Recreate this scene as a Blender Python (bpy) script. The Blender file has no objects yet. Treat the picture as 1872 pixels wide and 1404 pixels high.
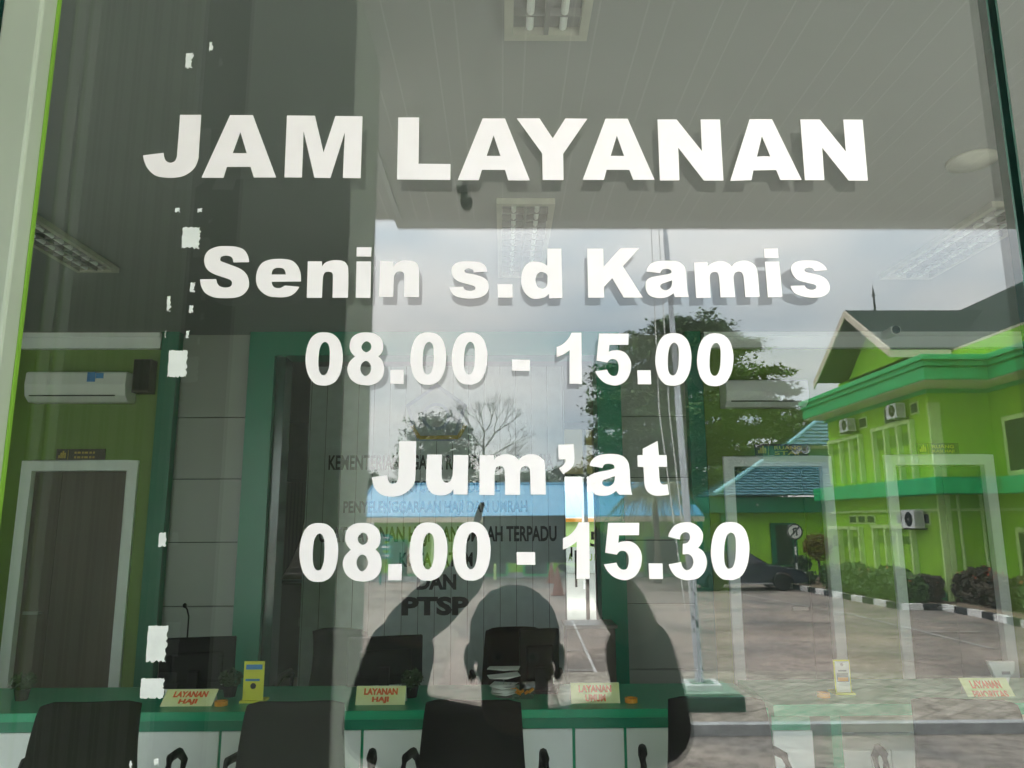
import bpy, bmesh, math, random
from mathutils import Vector, Matrix
R = math.radians
C = bpy.context.scene.collection
sc = bpy.context.scene

# ---------------------------------------------------------------- camera
F_PX, CAM_Z, GL = 1363.0, 1.75, 0.68           # focal in photo px, eye height, glass plane y
PITCH, YAW, ROLL = R(10.4), R(0.75), R(0.25)
Fw = Vector((math.sin(YAW)*math.cos(PITCH), math.cos(YAW)*math.cos(PITCH), math.sin(PITCH)))
R0 = Vector((math.cos(YAW), -math.sin(YAW), 0)); U0 = R0.cross(Fw)
Rt = R0*math.cos(ROLL) - U0*math.sin(ROLL); Up = U0*math.cos(ROLL) + R0*math.sin(ROLL)
cd = bpy.data.cameras.new('camera'); cam = bpy.data.objects.new('camera', cd); C.objects.link(cam)
cd.sensor_width = 36; cd.lens = 36*F_PX/1872; cd.clip_start = 0.01; cd.clip_end = 2000
m3 = Matrix((Rt, Up, -Fw)).transposed()
cam.matrix_world = Matrix.Translation((0, 0, CAM_Z)) @ m3.to_4x4()
sc.camera = cam

# ---------------------------------------------------------------- sky, sun, exposure
SUN_EL, SUN_AZ = R(52), R(200)
w = bpy.data.worlds.new('World'); sc.world = w; w.use_nodes = True
nt = w.node_tree; nd = nt.nodes; lk = nt.links
bg = nd['Background']; bg.inputs[1].default_value = 0.12
sky = nd.new('ShaderNodeTexSky'); sky.sky_type = 'NISHITA'; sky.sun_disc = False
sky.sun_elevation = SUN_EL; sky.sun_rotation = SUN_AZ; sky.air_density = 1.0; sky.dust_density = 2.0
tc = nd.new('ShaderNodeTexCoord'); mp = nd.new('ShaderNodeMapping'); mp.inputs['Scale'].default_value = (1.6, 1.6, 4.5)
mp.inputs['Location'].default_value = (2.3, 0.4, 1.1)
nz = nd.new('ShaderNodeTexNoise'); nz.inputs['Scale'].default_value = 1.7; nz.inputs['Detail'].default_value = 7; nz.inputs['Roughness'].default_value = 0.5
rp = nd.new('ShaderNodeValToRGB'); rp.color_ramp.elements[0].position = 0.36; rp.color_ramp.elements[1].position = 0.62
rp.color_ramp.elements[0].color = (7.6, 8.9, 9.9, 1); rp.color_ramp.elements[1].color = (13.2, 12.9, 12.5, 1)
mx = nd.new('ShaderNodeMix'); mx.data_type = 'RGBA'; mx.inputs['Factor'].default_value = 0.86
lk.new(tc.outputs['Generated'], mp.inputs[0]); lk.new(mp.outputs[0], nz.inputs['Vector']); lk.new(nz.outputs['Fac'], rp.inputs[0])
lk.new(sky.outputs[0], mx.inputs[6]); lk.new(rp.outputs[0], mx.inputs[7])
sp = nd.new('ShaderNodeSeparateXYZ'); lk.new(tc.outputs['Generated'], sp.inputs[0])
mr = nd.new('ShaderNodeMapRange'); mr.inputs[1].default_value = 0.25; mr.inputs[2].default_value = 0.95; mr.inputs[3].default_value = 1.0; mr.inputs[4].default_value = 2.9
lk.new(sp.outputs['Z'], mr.inputs[0])                       # an overcast sky is brighter overhead
vm = nd.new('ShaderNodeVectorMath'); vm.operation = 'SCALE'; lk.new(mx.outputs[2], vm.inputs[0]); lk.new(mr.outputs[0], vm.inputs['Scale']); lk.new(vm.outputs[0], bg.inputs[0])
sd = bpy.data.lights.new('sun', 'SUN'); sun = bpy.data.objects.new('sun', sd); C.objects.link(sun)
sd.energy = 1.2; sd.angle = R(12); sd.color = (1, 0.95, 0.88)
sdir = Vector((math.sin(SUN_AZ)*math.cos(SUN_EL), math.cos(SUN_AZ)*math.cos(SUN_EL), math.sin(SUN_EL)))
sun.rotation_euler = sdir.to_track_quat('Z', 'Y').to_euler(); sun.location = (0, -20, 30)
vs = sc.view_settings; vs.view_transform = 'Standard'; vs.look = 'None'; vs.gamma = 1; vs.exposure = 1.77
sc.render.engine = 'CYCLES'; cy = sc.cycles
cy.use_denoising = True
try: cy.denoiser = 'OPENIMAGEDENOISE'
except Exception: pass
cy.max_bounces = 12; cy.diffuse_bounces = 5; cy.glossy_bounces = 6; cy.transmission_bounces = 6; cy.transparent_max_bounces = 24
cy.sample_clamp_indirect = 8; cy.caustics_reflective = False; cy.caustics_refractive = False

# ---------------------------------------------------------------- helpers
def ray(u, v): return Fw + Rt*((u-936)/F_PX) + Up*((702-v)/F_PX)
def PY(u, v, Y):
    d = ray(u, v); t = Y/d.y; return Vector((d.x*t, Y, CAM_Z + d.z*t))
def PZ(u, v, Z):
    d = ray(u, v); t = (Z-CAM_Z)/d.z; return Vector((d.x*t, d.y*t, Z))
def PX(u, v, X):
    d = ray(u, v); t = X/d.x; return Vector((X, d.y*t, CAM_Z + d.z*t))
def MI(p): return Vector((p[0], 2*GL-p[1], p[2]))        # across the glass: from where a thing is seen to where it stands
def MY(u, v, Y): return MI(PY(u, v, Y))
def MZ(u, v, Z): return MI(PZ(u, v, Z))
GZ = -0.75                                                # level of the courtyard

def mat(name, col, rough=0.6, var=0.12, scale=8.0, bump=0.0, metal=0.0, spec=0.5, col2=None, stretch=None, detail=5):
    m = bpy.data.materials.new(name); m.use_nodes = True
    n = m.node_tree.nodes; l = m.node_tree.links; b = n['Principled BSDF']
    b.inputs['Roughness'].default_value = rough; b.inputs['Metallic'].default_value = metal
    b.inputs['Specular IOR Level'].default_value = spec
    t = n.new('ShaderNodeTexCoord'); x = n.new('ShaderNodeTexNoise'); x.inputs['Scale'].default_value = scale; x.inputs['Detail'].default_value = detail
    if stretch:
        q = n.new('ShaderNodeMapping'); q.inputs['Scale'].default_value = stretch; l.new(t.outputs['Object'], q.inputs[0]); l.new(q.outputs[0], x.inputs['Vector'])
    else: l.new(t.outputs['Object'], x.inputs['Vector'])
    r = n.new('ShaderNodeValToRGB'); r.color_ramp.elements[0].position = 0.3; r.color_ramp.elements[1].position = 0.7
    c2 = col2 if col2 else tuple(min(1, c*(1+var)) for c in col)
    c1 = col if col2 else tuple(c*(1-var) for c in col)
    r.color_ramp.elements[0].color = (*c1, 1); r.color_ramp.elements[1].color = (*c2, 1)
    l.new(x.outputs['Fac'], r.inputs[0]); l.new(r.outputs[0], b.inputs['Base Color'])
    if bump:
        bp = n.new('ShaderNodeBump'); bp.inputs['Strength'].default_value = bump; bp.inputs['Distance'].default_value = 0.02
        x2 = n.new('ShaderNodeTexNoise'); x2.inputs['Scale'].default_value = scale*6; l.new(t.outputs['Object'], x2.inputs['Vector'])
        l.new(x2.outputs['Fac'], bp.inputs['Height']); l.new(bp.outputs[0], b.inputs['Normal'])
    return m

def stripes(name, c1, c2, axis, period, frac=0.08, rough=0.5, bump=0.0, var=0.08):
    """narrow seams of colour c2 every `period` metres along an object axis"""
    m = mat(name, c1, rough, var)
    n = m.node_tree.nodes; l = m.node_tree.links; b = n['Principled BSDF']
    src = b.inputs['Base Color'].links[0].from_socket
    t = [k for k in n if k.type == 'TEX_COORD'][0]
    s = n.new('ShaderNodeSeparateXYZ'); l.new(t.outputs['Object'], s.inputs[0])
    d = n.new('ShaderNodeMath'); d.operation = 'DIVIDE'; d.inputs[1].default_value = period; l.new(s.outputs['XYZ'.index(axis)], d.inputs[0])
    f = n.new('ShaderNodeMath'); f.operation = 'FRACT'; l.new(d.outputs[0], f.inputs[0])
    c = n.new('ShaderNodeMath'); c.operation = 'LESS_THAN'; c.inputs[1].default_value = frac; l.new(f.outputs[0], c.inputs[0])
    mx = n.new('ShaderNodeMix'); mx.data_type = 'RGBA'; l.new(c.outputs[0], mx.inputs['Factor']); l.new(src, mx.inputs[6]); mx.inputs[7].default_value = (*c2, 1)
    l.new(mx.outputs[2], b.inputs['Base Color'])
    if bump:
        bp = n.new('ShaderNodeBump'); bp.inputs['Strength'].default_value = bump; bp.inputs['Distance'].default_value = 0.02; bp.invert = True
        l.new(c.outputs[0], bp.inputs['Height']); l.new(bp.outputs[0], b.inputs['Normal'])
    return m

def glass_mat(name, tint, r0, dust=0.0):
    m = bpy.data.materials.new(name); m.use_nodes = True
    n = m.node_tree.nodes; l = m.node_tree.links; n.remove(n['Principled BSDF'])
    tr = n.new('ShaderNodeBsdfTransparent'); tr.inputs[0].default_value = (*tint, 1)
    gl = n.new('ShaderNodeBsdfGlossy'); gl.inputs['Roughness'].default_value = 0.0; gl.inputs['Color'].default_value = (1, 1, 1, 1)
    lw = n.new('ShaderNodeLayerWeight'); lw.inputs[0].default_value = 0.5
    p = n.new('ShaderNodeMath'); p.operation = 'POWER'; p.inputs[1].default_value = 5; l.new(lw.outputs['Facing'], p.inputs[0])
    a = n.new('ShaderNodeMath'); a.operation = 'MULTIPLY_ADD'; a.inputs[1].default_value = 1-r0; a.inputs[2].default_value = r0; l.new(p.outputs[0], a.inputs[0])
    mx = n.new('ShaderNodeMixShader'); l.new(a.outputs[0], mx.inputs[0]); l.new(tr.outputs[0], mx.inputs[1]); l.new(gl.outputs[0], mx.inputs[2])
    if dust:                                                  # wipe marks and settled dust on the pane, with a pale haze painted in
        tc_ = n.new('ShaderNodeTexCoord'); q = n.new('ShaderNodeMapping'); q.inputs['Scale'].default_value = (3.0, 1, 1.2); q.inputs['Rotation'].default_value = (0, .5, 0); l.new(tc_.outputs['Object'], q.inputs[0])
        z = n.new('ShaderNodeTexNoise'); z.inputs['Scale'].default_value = 2.2; z.inputs['Detail'].default_value = 8; z.inputs['Roughness'].default_value = .62; l.new(q.outputs[0], z.inputs['Vector'])
        k = n.new('ShaderNodeMapRange'); k.inputs[1].default_value = .35; k.inputs[2].default_value = .75; k.inputs[3].default_value = dust*.25; k.inputs[4].default_value = dust; l.new(z.outputs['Fac'], k.inputs[0])
        d = n.new('ShaderNodeBsdfDiffuse'); d.inputs[0].default_value = (.75, .76, .74, 1); m2 = n.new('ShaderNodeMixShader'); l.new(k.outputs[0], m2.inputs[0]); l.new(mx.outputs[0], m2.inputs[1]); l.new(d.outputs[0], m2.inputs[2]); mx = m2
    l.new(mx.outputs[0], n['Material Output'].inputs[0]); return m

def box(bm, x0, x1, y0, y1, z0, z1):
    v = [bm.verts.new((x, y, z)) for z in (z0, z1) for y in (y0, y1) for x in (x0, x1)]
    for f in ((0, 2, 3, 1), (4, 5, 7, 6), (0, 1, 5, 4), (2, 6, 7, 3), (0, 4, 6, 2), (1, 3, 7, 5)): bm.faces.new([v[i] for i in f])
    return v
def quad(bm, *p): return bm.faces.new([bm.verts.new(q) for q in p])
def hull8(bm, a, b):
    """solid between two quads a and b (each four points, same order)"""
    va = [bm.verts.new(p) for p in a]; vb = [bm.verts.new(p) for p in b]; n = len(a)
    bm.faces.new(va[::-1]); bm.faces.new(vb)
    for i in range(n): bm.faces.new((va[i], va[(i+1) % n], vb[(i+1) % n], vb[i]))
def extrude(bm, pts, vec):
    vec = Vector(vec); hull8(bm, pts, [Vector(p)+vec for p in pts])
def tube(bm, pts, rad, n=8, cap=True):
    pts = [Vector(p) for p in pts]; rings = []
    if not isinstance(rad, (list, tuple)): rad = [rad]*len(pts)
    for i, p in enumerate(pts):
        d = (pts[min(i+1, len(pts)-1)] - pts[max(i-1, 0)]).normalized()
        a = d.cross(Vector((0, 0, 1)) if abs(d.z) < 0.9 else Vector((1, 0, 0))).normalized(); b = d.cross(a)
        rings.append([bm.verts.new(p + (a*math.cos(k*2*math.pi/n) + b*math.sin(k*2*math.pi/n))*rad[i]) for k in range(n)])
    for q, s in zip(rings, rings[1:]):
        for k in range(n): bm.faces.new((q[k], q[(k+1) % n], s[(k+1) % n], s[k]))
    if cap: bm.faces.new(rings[0][::-1]); bm.faces.new(rings[-1])
def lathe(bm, prof, c, n=20, axis='Z', cap=True):
    rings = []
    for r, h in prof:
        ring = []
        for k in range(n):
            a = k*2*math.pi/n; x, y = r*math.cos(a), r*math.sin(a)
            p = {'Z': (x, y, h), 'Y': (x, h, y), 'X': (h, x, y)}[axis]
            ring.append(bm.verts.new(Vector(c)+Vector(p)))
        rings.append(ring)
    for q, s in zip(rings, rings[1:]):
        for k in range(n): bm.faces.new((q[k], q[(k+1) % n], s[(k+1) % n], s[k]))
    if cap and prof[0][0] > 1e-6: bm.faces.new(rings[0][::-1])
    if cap and prof[-1][0] > 1e-6: bm.faces.new(rings[-1])

def obj(name, bm, m, parent=None, smooth=False, bevel=0.0):
    if isinstance(bm, bpy.types.Mesh): me = bm
    else:
        bmesh.ops.remove_doubles(bm, verts=bm.verts, dist=1e-6)
        bmesh.ops.recalc_face_normals(bm, faces=bm.faces)
        me = bpy.data.meshes.new(name); bm.to_mesh(me); bm.free()
    for k in (m if isinstance(m, (list, tuple)) else [m]): me.materials.append(k)
    o = bpy.data.objects.new(name, me); C.objects.link(o)
    if parent is not None:
        o.parent = parent
        p = parent; off = Vector((0, 0, 0))
        while p is not None: off += p.location; p = p.parent
        me.transform(Matrix.Translation(-off))
    if smooth:
        for f in me.polygons: f.use_smooth = True
    if bevel:
        b = o.modifiers.new('edge', 'BEVEL'); b.width = bevel; b.segments = 2; b.limit_method = 'ANGLE'; b.angle_limit = R(40)
    return o
def bmn(): return bmesh.new()
def B(*a):
    bm = bmn(); box(bm, *a); return bm
def tag(o, label=None, cat=None, group=None, kind=None):
    for k, v in (('label', label), ('category', cat), ('group', group), ('kind', kind)):
        if v: o[k] = v
    return o
def thing(name, label, cat, loc, group=None):
    o = bpy.data.objects.new(name, None); C.objects.link(o); o.location = loc; o.empty_display_size = 0.1
    return tag(o, label, cat, group)
def struct(name, bm, m): return tag(obj(name, bm, m), kind='structure')
def dup(root, loc, label, rotz=None, group=None):
    r = root.copy(); C.objects.link(r); r.location = loc; r['label'] = label
    if group: r['group'] = group
    if rotz is not None: r.rotation_euler.z = rotz
    for ch in list(root.children):
        c = ch.copy(); C.objects.link(c); c.parent = r
        for g in list(ch.children):
            d = g.copy(); C.objects.link(d); d.parent = c
    return r

def text_bm(bm, s, x0, x1, z0, z1, y, bold=0.03, face=-1, depth=0.004, space=1.0, fit=True):
    """writing in the x-z plane at depth y; face=-1 reads from -y, face=+1 reads from +y"""
    cu = bpy.data.curves.new('t', 'FONT'); cu.body = s; cu.offset = bold; cu.size = 1; cu.space_character = space; cu.resolution_u = 3
    o = bpy.data.objects.new('t', cu); C.objects.link(o)
    bpy.context.view_layer.update()
    me = bpy.data.meshes.new_from_object(o.evaluated_get(bpy.context.evaluated_depsgraph_get()))
    bpy.data.objects.remove(o); bpy.data.curves.remove(cu)
    xs = [v.co.x for v in me.vertices]; ys = [v.co.y for v in me.vertices]
    ax, bx, ay, by = min(xs), max(xs), min(ys), max(ys); off = len(bm.verts)
    vm = []
    for v in me.vertices:
        fx = (v.co.x-ax)/(bx-ax); fz = (v.co.y-ay)/(by-ay)
        if face > 0: fx = 1-fx
        vm.append(bm.verts.new((x0+(x1-x0)*fx, y, z0+(z1-z0)*fz)))
    fs = []
    for p in me.polygons:
        try: fs.append(bm.faces.new([vm[i] for i in p.vertices]))
        except ValueError: pass
    bpy.data.meshes.remove(me)
    return fs

# ---------------------------------------------------------------- materials
random.seed(7)
M = {}
M['glass'] = glass_mat('door glass', (0.965, 0.99, 0.98), 0.060, 0.011)
M['clear'] = glass_mat('clear glass', (0.96, 0.98, 0.97), 0.04)
M['glass_edge'] = mat('green glass edge', (0.01, 0.06, 0.045), 0.15, 0.3, 20)
M['vinyl'] = mat('white vinyl', (0.95, 0.88, 0.97), 0.4, 0.012, 60)
M['tape'] = mat('tape remains', (0.74, 0.755, 0.80), 0.6, 0.1, 12, 0.1, col2=(0.84, 0.85, 0.89), stretch=(1, 1, 3), detail=6)
M['jamb'] = mat('pale green frame paint', (0.44, 0.485, 0.43), 0.45, 0.05, 6)
M['lime_line'] = mat('lime edge fringe', (0.20, 0.40, 0.04), 0.5)
M['soffit'] = None
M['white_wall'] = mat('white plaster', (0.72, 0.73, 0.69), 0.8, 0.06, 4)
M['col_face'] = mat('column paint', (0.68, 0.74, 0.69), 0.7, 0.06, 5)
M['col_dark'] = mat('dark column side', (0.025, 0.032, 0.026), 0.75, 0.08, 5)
M['rib'] = stripes('ribbed shutter', (0.66, 0.72, 0.60), (0.40, 0.46, 0.34), 'X', 0.047, 0.22, 0.6, 0.6)
M['tile_floor'] = mat('pale floor tiles', (0.62, 0.60, 0.56), 0.25, 0.05, 3)
M['asphalt'] = mat('worn court surface', (0.16, 0.145, 0.135), 0.9, 0.3, 0.55, 0.5, col2=(0.39, 0.31, 0.26), stretch=(1, 1.0, 1), detail=9)
M['drive'] = mat('dusty drive', (0.19, 0.175, 0.16), 0.95, 0.3, 1.2, 0.7, col2=(0.36, 0.31, 0.26), detail=9)
M['paver'] = mat('pavers', (0.40, 0.36, 0.30), 0.9, 0.2, 3, 0.4)
M['pale_yard'] = mat('pale concrete yard', (0.24, 0.205, 0.175), 0.9, 0.2, 0.8, 0.3, col2=(0.36, 0.305, 0.25), detail=8)
M['kerb'] = mat('kerb concrete', (0.36, 0.37, 0.37), 0.9, 0.2, 6, 0.4)
M['paint_white'] = mat('worn white paint', (0.74, 0.73, 0.70), 0.8, 0.12, 9)
M['line_paint'] = mat('faded court line', (0.26, 0.24, 0.22), 0.9, 0.2, 1.3, col2=(0.55, 0.53, 0.50), detail=9)
M['paint_black'] = mat('black paint', (0.03, 0.03, 0.035), 0.7, 0.3, 9)
M['soil'] = mat('bare soil', (0.22, 0.16, 0.11), 0.95, 0.25, 2, 0.6)
M['lime'] = mat('lime green wall', (0.27, 0.56, 0.02), 0.8, 0.12, 1.6, 0.15, col2=(0.38, 0.72, 0.04), stretch=(1, 1, 0.22), detail=9)
M['lime_pale'] = mat('pale lime fins', (0.58, 0.80, 0.30), 0.7, 0.05, 5)
M['bay'] = mat('shaded lime infill', (0.13, 0.30, 0.015), 0.5, 0.1, 3)  # darker lime with the shade of the recessed bays put into the colour
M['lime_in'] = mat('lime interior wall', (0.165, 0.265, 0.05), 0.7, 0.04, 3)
M['green_band'] = mat('emerald fascia paint', (0.012, 0.46, 0.14), 0.55, 0.08, 3)
M['teal'] = mat('teal paint', (0.004, 0.16, 0.09), 0.5, 0.06, 4)
M['emerald'] = mat('emerald panel', (0.0, 0.205, 0.115), 0.35, 0.05, 4)
M['lip'] = mat('green laminate', (0.005, 0.36, 0.18), 0.3, 0.04, 4)
M['acp'] = mat('grey composite panel', (0.30, 0.32, 0.29), 0.4, 0.03, 3)
M['seam'] = mat('dark seam', (0.03, 0.035, 0.03), 0.8)
M['slat_wall'] = stripes('grooved grey wall panel', (0.58, 0.66, 0.66), (0.07, 0.08, 0.08), 'X', 0.17, 0.03, 0.45, 0.4)
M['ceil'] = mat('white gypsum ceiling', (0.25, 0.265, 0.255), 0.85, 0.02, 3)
M['trim_white'] = mat('white trim', (0.87, 0.90, 0.90), 0.5, 0.03, 5)
M['alu'] = mat('aluminium frame', (0.62, 0.65, 0.65), 0.4, 0.05, 9, metal=0.2)
M['brown_door'] = mat('brown door leaf', (0.10, 0.075, 0.06), 0.5, 0.15, 6, stretch=(1, 1, 0.1))
M['black'] = mat('black plastic', (0.006, 0.006, 0.0065), 0.6, 0.2, 30, spec=0.2)
M['fabric'] = mat('black mesh fabric', (0.008, 0.0075, 0.008), 0.95, 0.3, 120, 0.4, spec=0.1)
M['cabinet'] = mat('black cabinet', (0.006, 0.006, 0.007), 0.5, 0.2, 6, spec=0.2)
M['paper'] = mat('white paper', (0.80, 0.80, 0.78), 0.7, 0.03, 20)
M['sign_yellow'] = mat('pale yellow card', (0.72, 0.76, 0.30), 0.5, 0.12, 5, col2=(0.86, 0.88, 0.66))
M['red_ink'] = mat('orange red ink', (0.75, 0.12, 0.02), 0.5, 0.15, 40)
M['navy_ink'] = mat('black wall letters', (0.012, 0.016, 0.02), 0.4, 0.1, 30)
M['lamp_frame'] = mat('lamp frame enamel', (0.42, 0.42, 0.36), 0.5)
M['yellow'] = mat('yellow card', (0.80, 0.78, 0.06), 0.5, 0.06, 8)
M['orange'] = mat('orange plastic', (0.85, 0.33, 0.02), 0.4, 0.08, 12)
M['blue_ink'] = mat('blue print', (0.05, 0.25, 0.62), 0.5)
M['grey_ink'] = mat('grey print', (0.20, 0.20, 0.22), 0.5)
M['plate'] = mat('dark brown sign plate', (0.055, 0.04, 0.03), 0.35, 0.1, 10)
M['gold'] = mat('gold letters', (0.55, 0.38, 0.06), 0.35, 0.1, 30)
M['ac_white'] = mat('air conditioner plastic', (0.78, 0.79, 0.77), 0.4, 0.02, 6)
M['steel'] = mat('louvre steel', (0.26, 0.265, 0.26), 0.35, 0.05, 20, metal=0.3)
M['tube'] = mat('unlit lamp tube', (0.80, 0.82, 0.80), 0.3, 0.02, 10)
M['curtain'] = stripes('brown curtain', (0.10, 0.075, 0.06), (0.05, 0.035, 0.03), 'X', 0.06, 0.35, 0.9, 0.8)
M['tan_blind'] = mat('backlit blind', (0.45, 0.38, 0.28), 0.8, 0.1, 6)
M['skin'] = mat('skin', (0.13, 0.07, 0.045), 0.55, 0.1, 30)
M['hair'] = mat('short black hair', (0.012, 0.010, 0.010), 0.8, 0.3, 200)
M['shirt'] = mat('dark shirt', (0.016, 0.019, 0.019), 0.9, 0.2, 40, spec=0.2)
M['trouser'] = mat('dark trousers', (0.03, 0.03, 0.035), 0.85, 0.2, 40)
M['roof_blue'] = stripes('blue metal roof', (0.075, 0.30, 0.48), (0.05, 0.22, 0.38), 'X', 0.35, 0.12, 0.45, 0.5)
M['roof_cyan'] = mat('sea blue roof tiles', (0.085, 0.22, 0.26), 0.6, 0.2, 5)
M['roof_cap'] = mat('pale ridge cap', (0.25, 0.55, 0.60), 0.5)
M['roof_grey'] = mat('grey green shingles', (0.032, 0.05, 0.042), 0.95, 0.25, 6, 0.3, spec=0.1)
M['cream'] = mat('cream bargeboard', (0.66, 0.58, 0.44), 0.6, 0.06, 8)
M['window_dark'] = mat('dark window glass', (0.03, 0.04, 0.04), 0.12, 0.2, 3)
M['pole'] = mat('galvanised pole', (0.56, 0.58, 0.63), 0.45, 0.12, 14, stretch=(1, 1, 0.2))
M['rust'] = mat('peeled paint', (0.06, 0.07, 0.07), 0.8, 0.3, 30)
M['green_tile'] = mat('green plinth tiles', (0.26, 0.36, 0.28), 0.3, 0.2, 10)
M['dark_tile'] = mat('dark green tile edge', (0.03, 0.09, 0.06), 0.3, 0.2, 10)
M['white_tile'] = mat('white tile', (0.70, 0.74, 0.70), 0.3, 0.05, 10)
M['bark'] = mat('bark', (0.11, 0.09, 0.07), 0.9, 0.3, 12, 0.5)
M['bark_grey'] = mat('grey bare bark', (0.16, 0.15, 0.14), 0.9, 0.2, 12)
def leaf(name, c, var=0.55, sc_=0.8): return mat(name, tuple(k*(1-var*.6) for k in c), 0.6, 0, sc_, col2=tuple(k*(1+var) for k in c))
M['leaf'] = leaf('broad green leaves', (0.065, 0.125, 0.028))
M['leaf_dark'] = leaf('dark green leaves', (0.045, 0.085, 0.035))
M['leaf_far'] = leaf('distant leaves', (0.06, 0.10, 0.05))
M['leaf_hedge'] = leaf('hedge leaves', (0.055, 0.13, 0.02), 0.5, 2.0)
M['leaf_red'] = leaf('reddish hedge leaves', (0.055, 0.04, 0.02), 0.5, 3)
M['flower'] = mat('red orange blossom', (0.50, 0.10, 0.03), 0.6, 0.2, 10)
M['leaf_gold'] = leaf('golden topiary leaves', (0.20, 0.15, 0.02), 0.4, 3)
M['frond'] = leaf('palm frond', (0.10, 0.12, 0.04), 0.5, 2)
M['car_paint'] = mat('dark blue car paint', (0.022, 0.028, 0.045), 0.25, 0.1, 3)
M['car_glass'] = mat('car window glass', (0.01, 0.012, 0.014), 0.05, 0.1, 3)
M['rubber'] = mat('tyre rubber', (0.015, 0.015, 0.015), 0.9, 0.2, 20)
M['rim'] = mat('wheel rim', (0.45, 0.46, 0.48), 0.3, 0.1, 20, metal=0.7)
M['lens'] = mat('lamp lens', (0.5, 0.5, 0.48), 0.15)
M['chrome'] = mat('bright strip', (0.65, 0.66, 0.67), 0.25, metal=0.6)
M['cone'] = mat('faded orange cone', (0.27, 0.11, 0.08), 0.6, 0.1, 10)
M['teal_sign'] = mat('teal sign board', (0.02, 0.30, 0.26), 0.5)
M['lens_dark'] = mat('dark lens', (0.01, 0.01, 0.012), 0.1)
sof = stripes('white soffit boards', (0.72, 0.735, 0.71), (1.0, 1.0, 0.99), 'X', 0.223, 0.026, 0.4, var=0.03)
n = sof.node_tree.nodes; l = sof.node_tree.links
fr = [k for k in n if k.type == 'MATH' and k.operation == 'FRACT'][0]; le = [k for k in n if k.type == 'MATH' and k.operation == 'LESS_THAN'][0]
sb = n.new('ShaderNodeMath'); sb.operation = 'COMPARE'; sb.inputs[1].default_value = 0.35; sb.inputs[2].default_value = 0.013
ad = n.new('ShaderNodeMath'); ad.operation = 'MAXIMUM'; l.new(fr.outputs[0], sb.inputs[0]); l.new(le.outputs[0], ad.inputs[0]); l.new(sb.outputs[0], ad.inputs[1])
mxn = [k for k in n if k.type == 'MIX'][0]; l.new(ad.outputs[0], mxn.inputs['Factor'])
M['soffit'] = sof

def weather(m, cell, joint, streak=0.0, crack=0.0):
    """adds stains, cracks or paving joints to a ground material (they belong to the surface)"""
    n = m.node_tree.nodes; l = m.node_tree.links; b = n['Principled BSDF']; src = b.inputs['Base Color'].links[0].from_socket
    t = [k for k in n if k.type == 'TEX_COORD'][0]
    def mul(src, fac, col):
        x = n.new('ShaderNodeMix'); x.data_type = 'RGBA'; x.blend_type = 'MULTIPLY'; l.new(fac, x.inputs['Factor']); l.new(src, x.inputs[6]); x.inputs[7].default_value = (*col, 1); return x.outputs[2]
    for sc_, lo, hi, col in ((0.16, .48, .62, (.62, .60, .58)), (2.3, .55, .72, (.72, .70, .68)), (7.0, .47, .62, (.60, .59, .58)), (22.0, .5, .75, (.62, .61, .60))):
        z = n.new('ShaderNodeTexNoise'); z.inputs['Scale'].default_value = sc_; z.inputs['Detail'].default_value = 9; z.inputs['Roughness'].default_value = .68; l.new(t.outputs['Object'], z.inputs['Vector'])
        r = n.new('ShaderNodeMapRange'); r.inputs[1].default_value = lo; r.inputs[2].default_value = hi; l.new(z.outputs['Fac'], r.inputs[0]); src = mul(src, r.outputs[0], col)
    if crack:
        v = n.new('ShaderNodeTexVoronoi'); v.feature = 'DISTANCE_TO_EDGE'; v.inputs['Scale'].default_value = crack
        w_ = n.new('ShaderNodeTexNoise'); w_.inputs['Scale'].default_value = 1.4; l.new(t.outputs['Object'], w_.inputs['Vector']); mm = n.new('ShaderNodeMix'); mm.data_type = 'RGBA'; mm.inputs['Factor'].default_value = .35; l.new(t.outputs['Object'], mm.inputs[6]); l.new(w_.outputs['Color'], mm.inputs[7]); l.new(mm.outputs[2], v.inputs['Vector'])
        c = n.new('ShaderNodeMath'); c.operation = 'LESS_THAN'; c.inputs[1].default_value = .006; l.new(v.outputs['Distance'], c.inputs[0]); src = mul(src, c.outputs[0], (.42, .40, .38))
    if joint:
        k = n.new('ShaderNodeTexBrick'); k.inputs['Scale'].default_value = 1.0; k.inputs['Brick Width'].default_value = cell*2; k.inputs['Row Height'].default_value = cell; k.inputs['Mortar Size'].default_value = joint
        k.inputs['Color1'].default_value = (1, 1, 1, 1); k.inputs['Color2'].default_value = (.82, .80, .78, 1); k.inputs['Mortar'].default_value = (.5, .48, .45, 1)
        q = n.new('ShaderNodeMapping'); q.inputs['Rotation'].default_value = (0, 0, R(38)); l.new(t.outputs['Object'], q.inputs[0]); l.new(q.outputs[0], k.inputs['Vector'])
        x = n.new('ShaderNodeMix'); x.data_type = 'RGBA'; x.blend_type = 'MULTIPLY'; x.inputs['Factor'].default_value = 1; l.new(src, x.inputs[6]); l.new(k.outputs['Color'], x.inputs[7]); src = x.outputs[2]
    l.new(src, b.inputs['Base Color'])
weather(M['asphalt'], 0, 0); weather(M['drive'], 0, 0); weather(M['paver'], .21, .012); weather(M['pale_yard'], 0, 0)
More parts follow.
